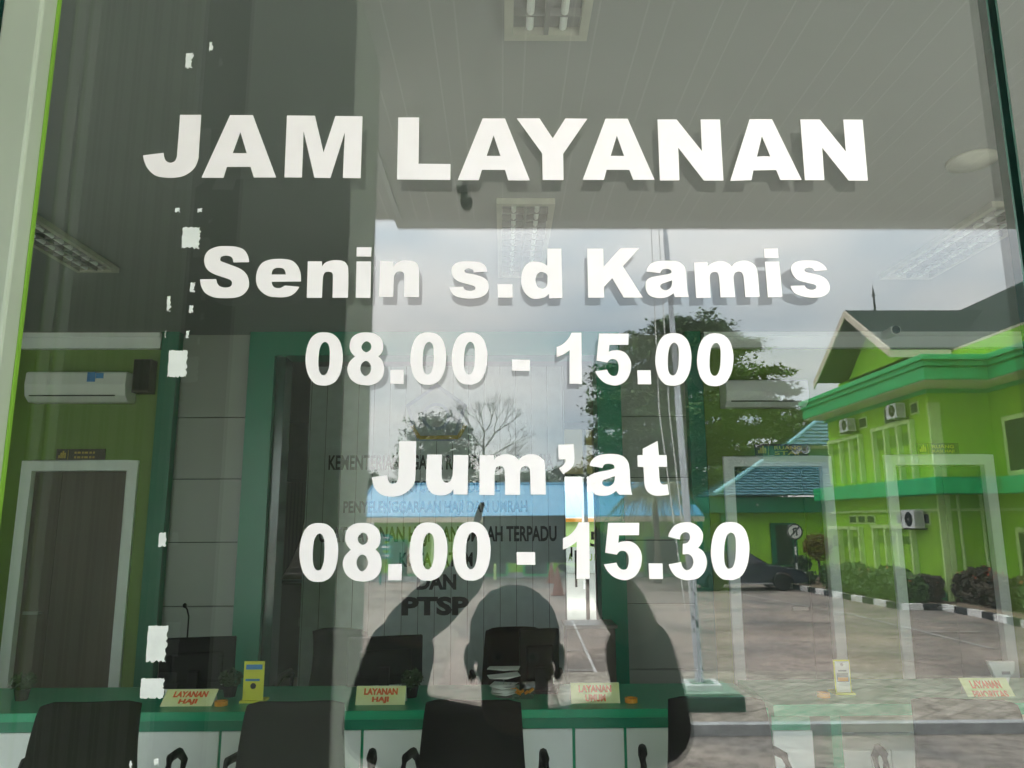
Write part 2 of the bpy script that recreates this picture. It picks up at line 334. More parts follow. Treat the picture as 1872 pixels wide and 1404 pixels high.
# ---------------------------------------------------------------- ground of the place
SOF_Z, EDGE = 3.3, MZ(1300, 402, 3.3).y                   # porch soffit height and its outer edge
struct('porch_floor', B(-8, 9, EDGE-0.25, GL-0.03, GZ-0.3, 0.0), M['tile_floor'])
struct('interior_floor', B(-6.5, 7.5, GL-0.03, 13.4, -0.3, 0.004), mat('hall floor tiles', (0.62, 0.60, 0.57), 0.5, 0.06, 3))
bm = bmn(); box(bm, -140, 140, -220, 120, GZ-1.0, GZ); struct('court_ground', bm, M['asphalt'])
yi0 = MZ(1380, 1346, GZ).y; yi1 = MZ(1380, 1227, GZ+0.12).y  # paved island with the flagpole
bm = bmn(); box(bm, -30, 14, yi0+0.01, EDGE-0.6, GZ-0.3, GZ+0.004); struct('drive', bm, M['drive'])
bm = bmn()
xr = MZ(1446, 1232, GZ+.12).x
pts = [(0.75, yi0-.14), (9.0, yi0-.14), (9.0, yi0-1.3)]
xx = 9.0; rr = random.Random(3)
while xx > xr: xx -= 0.5; pts.append((xx, yi1+0.9*(xx-xr)/(9-xr)*0.9+rr.uniform(-.06, .06)))
pts += [(xr, yi1), (0.75, yi1)]
extrude(bm, [(x, y, GZ-.2) for x, y in pts], (0, 0, .32)); struct('paved_island', bm, M['paver'])
bm = bmn(); box(bm, 0.75, 9.0, yi0-.14, yi0, GZ-.2, GZ+.125); struct('island_kerb', bm, M['kerb'])
bm = bmn(); box(bm, -30, 0.6, -9.8, yi0+0.02, GZ-.3, GZ+.008); box(bm, -40, -1.0, -27, -9.8, GZ-.3, GZ+.008)
struct('pale_yard', bm, M['pale_yard'])
bm = bmn()
def gline(u0, v0, u1, v1, wd):
    a, b = MZ(u0, v0, GZ), MZ(u1, v1, GZ); d = (b-a).normalized(); s = Vector((-d.y, d.x, 0))*wd/2
    quad(bm, *[Vector((p.x, p.y, GZ+.012)) for p in (a-s, b-s, b+s, a+s)])
gline(1282, 1073, 1560, 1125, .07); gline(1560, 1125, 1690, 1156, .07); gline(1690, 1156, 1815, 1187, .07)
gline(1690, 1155.5, 1872, 1157, .06); gline(1815, 1186, 1900, 1186, .06); gline(1590, 1132, 1700, 1133, .05)
gline(1046, 1135, 1090, 1232, .055); gline(1018, 1190, 1075, 1190, .06); gline(1024, 1226, 1085, 1227, .06)
gline(700, 1165, 860, 1163, .05)
struct('court_marking', bm, M['line_paint'])

# ---------------------------------------------------------------- facade glass and door
DX0, DX1 = PY(54, 520, GL).x-.022, PY(1842, 300, GL).x
door = thing('glass_door', 'frameless glass door with big white opening hours lettering reflecting the courtyard', 'glass door', (DX0, GL, 0))
TH = 0.0125
def pane_bm(x0, x1, z0, z1):
    bm = bmn(); quad(bm, (x0, GL, z0), (x1, GL, z0), (x1, GL, z1), (x0, GL, z1)); quad(bm, (x0, GL+TH, z0), (x0, GL+TH, z1), (x1, GL+TH, z1), (x1, GL+TH, z0)); return bm
def edge_bm(x0, x1, z0, z1):
    bm = bmn(); e = .0022
    box(bm, x0-e, x0, GL+.0004, GL+TH-.0004, z0, z1); box(bm, x1, x1+e, GL+.0004, GL+TH-.0004, z0, z1)
    box(bm, x0, x1, GL+.0004, GL+TH-.0004, z0-e, z0); box(bm, x0, x1, GL+.0004, GL+TH-.0004, z1, z1+e); return bm
obj('pane', pane_bm(DX0, DX1, 0.02, 2.6), M['glass'], door)
obj('glass_edge', edge_bm(DX0, DX1, 0.02, 2.6), M['glass_edge'], door)
# pull handle and patch fittings
bm = bmn(); lathe(bm, [(.0145, .55), (.0145, 1.15)], (DX0+.09, GL-.055, 0), 16)
for zz in (.62, 1.08): tube(bm, [(DX0+.09, GL-.055, zz), (DX0+.09, GL+.001, zz)], .010, 12)
obj('pull_handle', bm, M['steel'], door, smooth=True)
obj('floor_pivot', B(DX0+.0, DX0+.16, GL-.012, GL+TH+.012, 0.004, .055), M['steel'], door, bevel=.003)

# ---- the lettering, outlines in letter units read off the stickers
def curve_pts(spec):
    P = []
    for tkn in spec.split():
        cr = tkn.endswith('!'); x, y = tkn.rstrip('!').split(','); P.append((float(x), float(y), cr))
    n = len(P); out = []
    for i in range(n):
        p1, p2 = P[i], P[(i+1) % n]; out.append((p1[0], p1[1]))
        if p1[2] and p2[2]: continue
        p0 = P[i-1] if not p1[2] else p1; p3 = P[(i+2) % n] if not p2[2] else p2
        for k in range(1, 6):
            t = k/6; a = []
            for d in (0, 1):
                m1 = (p2[d]-p0[d])*.5; m2 = (p3[d]-p1[d])*.5
                if p1[2]: m1 = (p2[d]-p1[d])*1.5-m2*.5
                if p2[2]: m2 = (p2[d]-p1[d])*1.5-m1*.5
                h = 2*t**3-3*t*t+1; g = t**3-2*t*t+t; q = -2*t**3+3*t*t; r = t**3-t*t
                a.append(h*p1[d]+g*m1+q*p2[d]+r*m2)
            out.append(tuple(a))
    return out
ZERO = '225,76 290,88 340,135 365,210 370,285 355,380 315,455 260,485 215,489 160,478 110,425 85,345 81,270 95,185 125,120 170,85 / 232,150 258,170 268,215 268,290 262,350 245,395 222,409 198,398 183,360 180,290 187,215 205,168'
EIGHT = '555,76 620,88 668,125 684,180 675,230 645,263! 678,300 692,360 680,420 640,465 590,484 545,487 480,475 425,430 405,365 420,310 465,265! 432,225 423,180 440,120 490,85 / 555,145 582,160 592,188 582,215 553,231 525,215 515,188 528,160 / 550,298 578,315 592,355 578,395 546,416 518,395 506,355 520,315'
FIVE = '495,105! 775,105! 772,211! 593,212! 586,277! 630,265 690,265 745,290 785,345 798,410 785,490 740,560 670,595 610,594 545,570 490,520 457,463! 570,447! 585,480 610,502 640,508 665,495 678,455 680,410 668,370 640,348 600,350 573,379! 469,362!'
ONE = '232,97! 326,96! 331,582! 213,581! 214,262! 160,300 90,330! 91,232! 150,205 200,155'
LINES = [
 ('JAM LAYANAN', [
  ((250, 190, 4.2545), ['340,88! 503,88! 484,375 480,430 450,500 390,550 320,573 230,575 150,560 95,515 65,460 52,403! 212,383! 215,415 230,445 262,460 295,450 312,420 318,375',
   '728,90! 905,90! 1085,574! 912,574! 886,491! 703,491! 676,576! 506,576! / 808,221! 857,386! 747,386!',
   '1170,93! 1387,95! 1454,380! 1546,97! 1757,99! 1742,580! 1604,578! 1620,222! 1507,578! 1383,576! 1299,214! 1286,574! 1150,574!']),
  ((710, 190, 4.2545), ['78,108! 240,108! 235,468! 484,470! 482,593! 68,590!',
   '733,116! 907,116! 1100,597! 932,597! 907,515! 728,514! 703,595! 539,595! / 818,247! 872,408! 764,407!',
   '998,115! 1175,115! 1278,270! 1376,116! 1547,118! 1359,390! 1362,594! 1199,594! 1196,388!',
   '1688,118! 1860,118! 2069,592! 1903,592! 1873,515! 1697,514! 1676,593! 1510,593! / 1776,250! 1833,408! 1728,407!']),
  ((1150, 190, 4.16), ['215,121! 360,121! 553,362! 542,121! 690,121! 716,585! 567,585! 373,335! 382,583! 233,585!',
   '915,119! 1085,119! 1310,580! 1148,580! 1117,505! 944,508! 929,582! 767,588! / 1008,248! 1072,402! 1020,400! 971,404!',
   '1300,121! 1448,121! 1646,366! 1627,122! 1773,123! 1813,585! 1667,585! 1466,335! 1483,582! 1334,582!'])]),
 ('Senin s.d Kamis', [
  ((350, 430, 4.2545), ['450,211! 328,213! 320,180 300,165 268,160 235,168 225,188 235,205 300,230 380,262 430,305 449,370 440,420 400,465 340,487 260,491 180,485 115,455 80,405 70,345! 194,343! 205,380 230,402 268,409 305,400 318,375 305,350 260,332 180,305 125,268 102,215 108,160 140,118 200,92 270,87 350,92 410,115 440,160',
   '852,361! 625,363! 632,390 650,408 675,414 700,410 728,393! 840,403! 815,440 780,468 730,483 670,484 600,475 545,440 513,395 504,340 515,275 550,220 610,193 685,186 770,195 820,230 848,290 / 735,308! 625,308! 632,275 655,258 685,255 715,262 730,282',
   '907,205! 1016,205! 1017,245! 1045,215 1085,200 1130,196 1180,203 1210,230 1221,280 1218,487! 1098,488! 1102,330 1100,305 1088,290 1063,285 1040,292 1028,312 1022,345 1016,488! 898,488!',
   '1285,206! 1398,206! 1393,489! 1279,487! / 1287,96! 1402,96! 1398,168! 1285,167!',
   '1468,203! 1570,205! 1572,247! 1600,215 1640,200 1690,198 1740,210 1765,245 1772,300 1770,484! 1656,483! 1656,330 1652,300 1640,287 1616,283 1592,293 1578,318 1575,350 1570,483! 1459,481!']),
  ((800, 430, 4.2545), ['388,285! 280,292! 275,272 255,262 235,260 215,268 210,282 225,296 290,308 350,328 385,355 397,395 390,440 355,475 300,492 225,494 150,480 110,450 90,406! 200,402! 208,420 230,432 262,434 288,425 293,410 280,396 230,382 160,360 120,325 108,280 120,238 160,212 220,204 285,206 335,215 370,240',
   '465,382! 582,382! 584,487! 469,487!',
   '853,106! 962,106! 970,490! 865,493! 866,455! 830,485 770,497 720,487 675,445 652,390 650,345 660,280 690,230 735,208 780,208 820,220 852,240! / 855,320! 840,298 805,288 775,305 762,340 765,375 780,405 815,418 840,408 853,380!',
   '1163,106! 1288,106! 1291,246! 1421,102! 1570,101! 1441,244! 1595,486! 1446,487! 1357,336! 1293,404! 1295,487! 1170,488!']),
  ((1160, 430, 4.9263), ['105,330! 120,285 160,250 230,234 310,232 390,240 440,275 460,320 468,420 475,510 488,557! 362,560! 350,525! 300,555 250,567 190,565 135,545 105,505 97,455 110,405 160,378 230,365 300,352 330,340! 328,320 305,307 280,305 250,312 230,343! / 338,408! 280,428 245,440 230,460 240,482 270,497 300,492 328,465',
   '533,247! 655,243! 657,282! 700,250 760,235 810,240 850,260 872,285! 905,250 960,233 1020,235 1075,265 1100,310 1112,400 1124,557! 995,560! 982,400 970,350 955,333 930,330 905,340 893,365 890,400 903,561! 772,562! 760,400 750,350 735,335 715,334 690,342 678,365 676,400 684,564! 553,567!',
   '1172,241! 1300,239! 1329,558! 1198,562! / 1163,122! 1288,122! 1296,206! 1167,208!',
   '1733,316! 1616,325! 1605,305 1585,296 1555,296 1532,306 1528,320 1545,335 1610,350 1680,370 1730,405 1755,460 1745,515 1700,550 1630,564 1550,560 1460,535 1420,500 1402,458! 1528,454! 1545,478 1580,493 1615,490 1635,470 1622,448 1560,432 1470,405 1425,360 1406,300 1430,255 1490,233 1560,229 1640,236 1700,270'])]),
 ('08.00 - 15.00', [
  ((540, 590, 4.2545), [ZERO, EIGHT, '740,367! 843,367! 843,478! 740,476!', (ZERO, 895, 1174, 76, 484), (ZERO, 1216, 1494, 76, 483), '1685,288! 1823,290! 1823,376! 1685,374!']),
  ((1000, 590, 5.2), [ONE, FIVE, '857,453! 983,453! 990,586! 862,586!', (ZERO, 1028, 1372, 101, 600), (ZERO, 1424, 1770, 103, 604)])]),
 ("Jum'at", [
  ((660, 790, 5.2), ['365,87! 526,85! 518,390 505,490 460,550 390,595 320,612 260,612 190,590 130,530 103,430! 248,408! 260,460 280,484 310,488 340,475 354,435 357,390',
   '630,214! 770,214! 766,400 772,445 790,472 815,481 845,470 865,430 872,390 880,216! 1020,218! 1013,593! 878,592! 880,540! 850,575 800,597 740,600 680,585 635,535 618,460 622,350',
   '1128,219! 1262,219! 1264,266! 1300,230 1370,210 1430,218 1475,240 1500,268! 1540,228 1610,210 1670,218 1725,255 1747,310 1757,593! 1613,593! 1607,380 1600,345 1585,328 1560,323 1530,335 1516,360 1512,400 1512,595! 1370,595! 1367,390 1360,350 1345,328 1322,323 1290,332 1275,360 1270,400 1268,597! 1125,597!']),
  ((1000, 790, 7.8), ['158,182! 378,172! 390,330 385,440 340,520 232,600! 170,515! 230,470 258,430 262,388! 165,390!',
   '605,480! 625,420 680,360 760,325 880,312 1000,318 1090,350 1150,420 1175,520 1185,700 1195,820 1213,893! 1035,893! 1000,860 985,833! 940,870 870,900 780,908 690,890 610,830 572,760 568,700 590,640 650,595 750,565 870,545 960,515! 950,470 910,455 860,452 815,465 790,512! / 966,630! 900,650 830,675 795,690 785,720 800,755 850,775 900,765 945,730 962,680',
   '1575,127! 1592,328! 1703,330! 1710,495! 1590,495! 1600,640 1610,710 1635,742 1670,748 1715,740! 1738,890! 1660,903 1560,908 1490,890 1425,840 1390,760 1380,640 1372,497! 1292,495! 1287,330! 1363,328! 1362,238!'])]),
 ('08.00 - 15.30', [
  ((540, 940, 4.16), [(ZERO, 32, 327, 67, 515), (EIGHT, 362, 657, 65, 512), '708,379! 812,378! 808,501! 704,502!', (ZERO, 868, 1157, 62, 506), (ZERO, 1197, 1485, 58, 505), '1682,288! 1822,288! 1824,384! 1684,384!']),
  ((1010, 940, 4.9263), [(ONE, 93, 335, 72, 583), (FIVE, 462, 804, 77, 594), '864,442! 989,443! 993,583! 871,583!',
   '1040,203! 1060,150 1110,95 1190,72 1260,80 1320,120 1352,175 1350,235 1332,275 1310,303! 1355,335 1382,390 1388,450 1365,520 1310,575 1240,592 1180,590 1110,560 1065,505 1045,451! 1157,430! 1170,475 1195,500 1225,500 1255,475 1267,435 1258,390 1235,365 1210,358 1170,363! 1172,266! 1210,258 1232,230 1236,200 1225,172 1195,162 1165,175 1150,200 1147,228!',
   (ZERO, 1424, 1771, 70, 593)])])]
def plate_mesh(contours, name):
    """flat sticker from closed outlines lying in the glass plane"""
    cu = bpy.data.curves.new('c', 'CURVE'); cu.dimensions = '2D'; cu.fill_mode = 'BOTH'; cu.extrude = 0.00025
    for pts in contours:
        sp = cu.splines.new('POLY'); sp.points.add(len(pts)-1); sp.use_cyclic_u = True
        for q, (x, z) in zip(sp.points, pts): q.co = (x, z, 0, 1)
    o = bpy.data.objects.new('c', cu); C.objects.link(o); bpy.context.view_layer.update()
    me = bpy.data.meshes.new_from_object(o.evaluated_get(bpy.context.evaluated_depsgraph_get()))
    bpy.data.objects.remove(o); bpy.data.curves.remove(cu)
    me.transform(Matrix(((1, 0, 0, 0), (0, 0, 1, GL-.0006), (0, 1, 0, 0), (0, 0, 0, 1)))); me.name = name
    bm = bmesh.new(); bm.from_mesh(me); bmesh.ops.recalc_face_normals(bm, faces=bm.faces); bm.to_mesh(me); bm.free()
    return me
for words_, groups in LINES:
    ln = bpy.data.objects.new('text_line', None); C.objects.link(ln); ln.parent = door; ln.empty_display_size = .05
    ln['label'] = 'white vinyl lettering reading ' + words_
    u0, v0, s0 = groups[0][0]; ln.location = PY(u0, v0+80, GL) - door.location
    for (ox, oy, s), gl in groups:
        for g in gl:
            box_ = None
            if isinstance(g, tuple): g, *box_ = g
            cs = [curve_pts(k) for k in g.split('/')]
            if box_:
                xs = [p[0] for p in cs[0]]; ys = [p[1] for p in cs[0]]
                kx = (box_[1]-box_[0])/(max(xs)-min(xs)); ky = (box_[3]-box_[2])/(max(ys)-min(ys)); ax, ay = min(xs), min(ys)
                cs = [[(box_[0]+(x-ax)*kx, box_[2]+(y-ay)*ky) for x, y in k] for k in cs]
            wc = []
            for k in cs:
                q = [PY(ox+x/s, oy+y/s, GL) for x, y in k]; wc.append([(p.x, p.z) for p in q])
            obj('letter', plate_mesh(wc, 'letter'), M['vinyl'], ln)
# remains of tape on the door
rr = random.Random(11)
for (a, b, c, d, k) in [(341, 97, 354, 125, 0), (384, 77, 390, 95, 1), (321, 380, 331, 388, 1), (362, 381, 371, 389, 1), (335, 415, 368, 455, 0), (349, 516, 357, 535, 0), (307, 541, 314, 570, 0), (347, 558, 354, 572, 1),
                     (341, 604, 347, 618, 1), (303, 604, 305, 618, 1), (310, 640, 344, 690, 0), (292, 973, 306, 1000, 1), (272, 1143, 308, 1210, 0), (259, 1239, 302, 1276, 0), (283, 1385, 291, 1398, 1), (238, 1390, 242, 1404, 1)]:
    pts = []; sk = (b-702)*.0
    m = 4 if k else 14
    for i in range(m): pts.append((a+(c-a)*i/m, b+rr.uniform(0, 2)))
    for i in range(m): pts.append((c+rr.uniform(-3.5, 1.2)-(d-b)*.07*i/m, b+(d-b)*i/m))
    for i in range(m): pts.append((c-(d-b)*.07-(c-a)*i/m, d+rr.uniform(-3.5, 1.5)))
    for i in range(m): pts.append((a-(d-b)*.07*(1-i/m)+rr.uniform(-.6, .6), d-(d-b)*i/m))
    obj('tape_scrap', plate_mesh([[(PY(u, v, GL).x, PY(u, v, GL).z) for u, v in pts]], 'tape_scrap'), M['tape'], door)

# door jamb on the hinge side
JX1 = PY(54, 520, GL-.012).x - .003; JX0 = PY(6, 0, GL-.036).x
jm = thing('door_jamb', 'pale green door post beside the lettered glass door', 'door post', (JX0, GL, 0))
obj('post', B(JX0, JX1, GL-.036, GL-.012, 0, SOF_Z), M['jamb'], jm, bevel=.003)
obj('edge_fringe', B(JX1+.0005, JX1+.0022, GL-.016, GL-.012, 0, SOF_Z), M['lime_line'], jm)  # thin coloured bar painting the yellow-green glow along the post
# other panes of the glass front
def glass_panel(x0, x1, z0, z1, label):
    t = thing('glass_panel', label, 'glass panel', (x0, GL, z0), 'fixed panes of the glass front')
    obj('pane', pane_bm(x0, x1, z0, z1), M['glass'], t); obj('glass_edge', edge_bm(x0, x1, z0, z1), M['glass_edge'], t)
RX0 = DX1 + .012
glass_panel(RX0, RX0+1.1, .02, 2.6, 'narrow strip of clear fixed glass beyond the free edge of the lettered door')
glass_panel(RX0+1.14, RX0+3.4, .02, 2.6, 'fixed front window farther along the porch')
glass_panel(JX0-2.2, JX0-.03, .02, 2.6, 'fixed front window behind the pale green door post')
glass_panel(JX0-4.4, JX0-2.24, .02, 2.6, 'fixed front window at the far end of the porch')
glass_panel(JX0-4.4, RX0+3.4, 2.62, 3.28, 'long clear transom pane above the door')
bm = bmn(); box(bm, -9, JX0-4.4, GL-.1, GL+.1, -.3, 5); box(bm, RX0+3.4, 9, GL-.1, GL+.1, -.3, 5); box(bm, JX0-4.4, RX0+3.4, GL-.1, GL+.1, 3.3, 5)
tag(obj('front_wall', bm, M['white_wall']), 'white front wall holding the glass front', 'wall')

# ---------------------------------------------------------------- porch (behind the camera)
bm = bmn(); box(bm, -8, 9, EDGE, GL-.1, SOF_Z, SOF_Z+.04)
struct('porch_ceiling', bm, M['soffit'])
bm = bmn(); XS = MZ(712, 388, SOF_Z-.03).x
box(bm, XS, 9, EDGE-.12, EDGE-.002, SOF_Z-.0, SOF_Z+.7); box(bm, -8, XS, EDGE-.02, EDGE-.002, SOF_Z+.01, SOF_Z+.7)
tag(obj('porch_fascia', bm, M['trim_white']), 'pale fascia beam along the outer edge of the porch roof', 'fascia')
bm = bmn(); a = MZ(690, 215, SOF_Z); b = MZ(733, 395, SOF_Z); box(bm, b.x-.02, b.x, EDGE+.02, GL-.12, SOF_Z-.02, SOF_Z-.001)
tag(obj('ceiling_batten', bm, M['trim_white']), 'thin white batten across the porch ceiling beside the pillar', 'batten')
YC = 1.95
p0, p1, p2, p3 = (PY(k, 560, YC) for k in (336, 424, 632, 679))
yc = 2*GL-YC
cl = thing('porch_pillar', 'grey porch pillar with a darker side strip standing behind the photographer', 'pillar', (p2.x, yc, 0))
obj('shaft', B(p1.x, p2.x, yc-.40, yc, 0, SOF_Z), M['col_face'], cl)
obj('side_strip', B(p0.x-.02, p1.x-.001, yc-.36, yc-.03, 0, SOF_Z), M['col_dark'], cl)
q0 = PY(330, 560, YC+.02)
sh = thing('folding_shutter', 'ribbed grey shutter panel at the end of the porch', 'shutter', (-1.3, yc-.06, 0))
obj('panel', B(-2.3, q0.x, yc-.1, yc-.02, 0, SOF_Z-.01), M['rib'], sh)
obj('edge_bar', B(q0.x+.001, p0.x-.021, yc-.09, yc-.012, 0, SOF_Z-.01), M['trim_white'], sh)
bm = bmn(); box(bm, -2.5, -2.31, yc-1.5, GL-.12, 0, SOF_Z)
tag(obj('porch_side_wall', bm, M['white_wall']), 'white side wall closing the porch', 'wall')
# floodlight on the porch edge
fl = MY(846, 380, 3.3); f0 = thing('floodlight', 'small dark floodlight hanging from the porch ceiling edge', 'floodlight', (fl.x, fl.y, SOF_Z))
bm = bmn(); box(bm, fl.x-.028, fl.x+.02, fl.y-.035, fl.y+.035, SOF_Z-.018, SOF_Z-.001); box(bm, fl.x-.009, fl.x+.010, fl.y-.014, fl.y+.014, SOF_Z-.07, SOF_Z-.016)
obj('bracket', bm, M['black'], f0, bevel=.003)
bm = bmn(); lathe(bm, [(.017, -.035), (.027, .0), (.030, .04), (.026, .041), (.018, .026)], (fl.x+.018, fl.y, SOF_Z-.082), 18, 'Y'); obj('lamp_head', bm, M['black'], f0, smooth=True)

# ---------------------------------------------------------------- interior shell
CEIL, YP, YT, YR = 3.42, 6.6, 8.0, 12.8
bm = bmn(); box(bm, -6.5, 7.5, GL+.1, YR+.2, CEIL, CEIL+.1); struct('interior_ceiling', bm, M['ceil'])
for xa, xb, lab in ((-6.7, -6.5, 'lime green side wall at the waiting end of the hall, with unseen windows added for light'), (7.5, 7.7, 'lime green side wall beside the priority desk, with unseen windows added for light')):
    w_ = thing('side_wall', lab, 'wall', (xa, GL+.1, 0)); bm = bmn()
    box(bm, xa, xb, GL+.1, YR+.2, -.3, 1.5); box(bm, xa, xb, GL+.1, YR+.2, 2.7, 4)
    for ya, yb in ((GL+.1, 2.6), (3.7, YR+.2)): box(bm, xa, xb, ya, yb, 1.5, 2.7)
    obj('wall', bm, M['lime_in'], w_)
    for ya, yb in ((2.6, 3.7),):  # openings out of view, added to let more daylight into the hall
        f = bmn(); box(f, xa+.05, xb-.05, ya, ya+.06, 1.5, 2.7); box(f, xa+.05, xb-.05, yb-.06, yb, 1.5, 2.7); box(f, xa+.05, xb-.05, ya+.06, yb-.06, 1.5, 1.56); box(f, xa+.05, xb-.05, ya+.06, yb-.06, 2.64, 2.7); f = obj('window', f, M['alu'], w_)
        obj('pane', (lambda b: (quad(b, (xa+.1, ya+.06, 1.56), (xa+.1, yb-.06, 1.56), (xa+.1, yb-.06, 2.64), (xa+.1, ya+.06, 2.64)), b)[1])(bmn()), M['clear'], f)
def X(u, v, Y): return PY(u, v, Y).x
def Zz(u, v, Y): return PY(u, v, Y).z
D1 = [X(52, 900, YP), X(236, 900, YP), Zz(140, 857, YP)]
D2 = [X(1338, 900, YP), X(1508, 900, YP), Zz(1420, 849, YP)]
D3 = [X(1634, 900, YP), X(1806, 900, YP), Zz(1715, 846, YP)]
xl = X(286, 800, YP); xr_ = X(1291, 800, YP)
bm = bmn()
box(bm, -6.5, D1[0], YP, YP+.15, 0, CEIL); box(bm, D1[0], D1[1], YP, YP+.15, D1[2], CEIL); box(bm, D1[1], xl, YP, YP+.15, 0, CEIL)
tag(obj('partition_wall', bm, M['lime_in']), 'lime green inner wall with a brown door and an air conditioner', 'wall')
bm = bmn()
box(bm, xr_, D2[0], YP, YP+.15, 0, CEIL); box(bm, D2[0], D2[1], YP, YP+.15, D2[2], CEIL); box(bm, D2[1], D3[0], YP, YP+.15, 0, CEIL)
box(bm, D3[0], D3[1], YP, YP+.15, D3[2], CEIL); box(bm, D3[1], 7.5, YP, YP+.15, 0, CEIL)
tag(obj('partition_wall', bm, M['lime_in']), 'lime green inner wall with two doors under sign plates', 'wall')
zc = Zz(150, 640, YP)
for a, b, lab in ((-6.5, xl, 'white cornice above the air conditioner next to the green post'), (xr_, 7.5, 'white cornice above the two office doors')):
    bm = bmn(); box(bm, a, b, YP-.07, YP-.002, zc, CEIL-.002); box(bm, a, b, YP-.1, YP-.072, CEIL-.04, CEIL-.002)
    tag(obj('cornice', bm, M['trim_white']), lab, 'cornice')
# dark rooms behind the doors
bm = bmn()
for d in (D1, D2, D3): box(bm, d[0]-.4, d[1]+.4, YP+1.6, YP+1.65, 0, CEIL)
tag(obj('back_room_wall', bm, M['lime_in']), 'shaded wall of the rooms behind the doors', 'wall')
def door_set(name, d, label, leaf_m, fr, openx=None):
    t = thing('office_door', label, 'door', ((d[0]+d[1])/2, YP, 0), 'office doors in the lime walls')
    bm = bmn(); w_ = .07
    box(bm, d[0]-w_, d[0]+.02, YP-.03, YP+.16, 0, d[2]+w_); box(bm, d[1]-.02, d[1]+w_, YP-.03, YP+.16, 0, d[2]+w_); box(bm, d[0]+.02, d[1]-.02, YP-.03, YP+.16, d[2]-.02, d[2]+w_)
    obj('frame', bm, M['trim_white'], t, bevel=.004)
    mid = d[0]+(d[1]-d[0])*(openx if openx else .62)
    obj('leaf', B(d[0]+.025, mid-.002, YP+.03, YP+.07, .01, d[2]-.025), leaf_m, t)
    obj('leaf', B(mid+.002, d[1]-.025, YP+.03, YP+.07, .01, d[2]-.025), leaf_m, t)
    bm = bmn(); lathe(bm, [(.012, -.05), (.012, .0)], (mid-.06, YP+.03, 1.0), 10, 'Y'); box(bm, mid-.18, mid-.05, YP-.03, YP-.015, .99, 1.015)
    obj('handle', bm, M['steel'], t)
door_set('d', D1, 'brown double door standing under a sign plate left of the green post', M['brown_door'], 0, .3)
door_set('d', D2, 'dark glazed door under the plate reading RUANG STAF', M['window_dark'], 0, .78)
door_set('d', D3, 'dark door under the plate reading RUANG KASI HAJI', M['window_dark'], 0, .55)
def sign_plate(u0, v0, u1, v1, rows, label):
    a, b = PY(u0, v0, YP-.02), PY(u1, v1, YP-.02); x0, x1, z1, z0 = a.x, b.x, a.z, b.z
    t = thing('sign_plate', label, 'door sign', ((x0+x1)/2, YP, z0), 'name plates over the office doors')
    bm = bmn(); box(bm, x0, x1, YP-.022, YP-.002, z0, z1); obj('board', bm, M['plate'], t)
    W = x1-x0; H = z1-z0
    for k, r in enumerate(rows):
        bm = bmn(); text_bm(bm, r, x0+W*.36, x0+W*.88, z1-H*(.46+.42*k), z1-H*(.16+.42*k), YP-.0235, .02); obj('lettering', bm, M['gold'], t)
    if not rows:
        for k in (.30, .68):                                # worn lettering, no longer readable
            bm = bmn(); xx = x0+W*.38
            for q in (.05, .08, .04, .09, .06, .05): box(bm, xx, xx+W*q*.8, YP-.0235, YP-.0222, z1-H*(k+.08), z1-H*(k-.08)); xx += W*q+W*.012
            obj('lettering', bm, M['gold'], t)
    bm = bmn(); box(bm, x0+W*.245, x0+W*.252, YP-.024, YP-.0225, z0+H*.08, z1-H*.08)
    for kx, kh in ((.07, .25), (.11, .45), (.15, .6), (.19, .45)): box(bm, x0+W*(kx-.02), x0+W*(kx+.012), YP-.024, YP-.0225, z0+H*.25, z0+H*(.25+kh))
    obj('emblem', bm, M['gold'], t)
sign_plate(104, 821, 190, 843, (), 'faint brown name plate over the double door beside the green post')
sign_plate(1380, 812, 1478, 834, ('RUANG', 'STAF'), 'dark name plate with gold words RUANG STAF beside the horn speakers')
sign_plate(1676, 810, 1754, 831, ('RUANG', 'KASI HAJI'), 'faint brown name plate with gold words RUANG KASI HAJI')
def split_ac(u0, v0, u1, v1, label, mark):
    a, b = PY(u0, v0, YP-.2), PY(u1, v1, YP-.2); x0, x1, z1, z0 = a.x, b.x, a.z, b.z; W = x1-x0; H = z1-z0
    t = thing('air_conditioner', label, 'air conditioner', ((x0+x1)/2, YP, z0), 'split air conditioners on the lime walls')
    bm = bmn(); pr = [(0, z0+H*.02), (-.13, z0), (-.19, z0+H*.18), (-.21, z0+H*.55), (-.2, z1-.01), (-.18, z1), (0, z1)]
    hull8(bm, [(x0, YP-.002+y, z) for y, z in pr], [(x1, YP-.002+y, z) for y, z in pr]); obj('body', bm, M['ac_white'], t, bevel=.008)
    obj('air_flap', B(x0+W*.06, x1-W*.1, YP-.212, YP-.19, z0+H*.17, z0+H*.2), M['seam'], t)
    if mark:
        bm = bmn(); box(bm, x0+W*.62, x0+W*.70, YP-.216, YP-.2135, z1-H*.36, z1-H*.04); box(bm, x0+W*.705, x0+W*.78, YP-.216, YP-.2135, z1-H*.25, z1-H*.07); obj('sticker', bm, M['blue_ink'], t)
split_ac(48, 679, 227, 733, 'white split air conditioner with a blue sticker over the double door', True)
split_ac(1326, 694, 1480, 742, 'white split air conditioner over the RUANG STAF door', False)
a, b = PY(247, 657, YP-.1), PY(274, 718, YP-.1)
t = thing('wall_speaker', 'small dark wall loudspeaker beside the air conditioner', 'loudspeaker', ((a.x+b.x)/2, YP, b.z))
obj('cabinet', B(a.x, b.x, YP-.12, YP-.002, b.z, a.z), M['plate'], t, bevel=.006)
obj('grille', B(a.x+.01, b.x-.01, YP-.128, YP-.1205, b.z+.02, a.z-.012), M['fabric'], t)
a = PY(1621, 611, YP-.12)
t = thing('security_camera', 'white bullet security camera with a black face near the cornice', 'security camera', (a.x, YP, a.z))
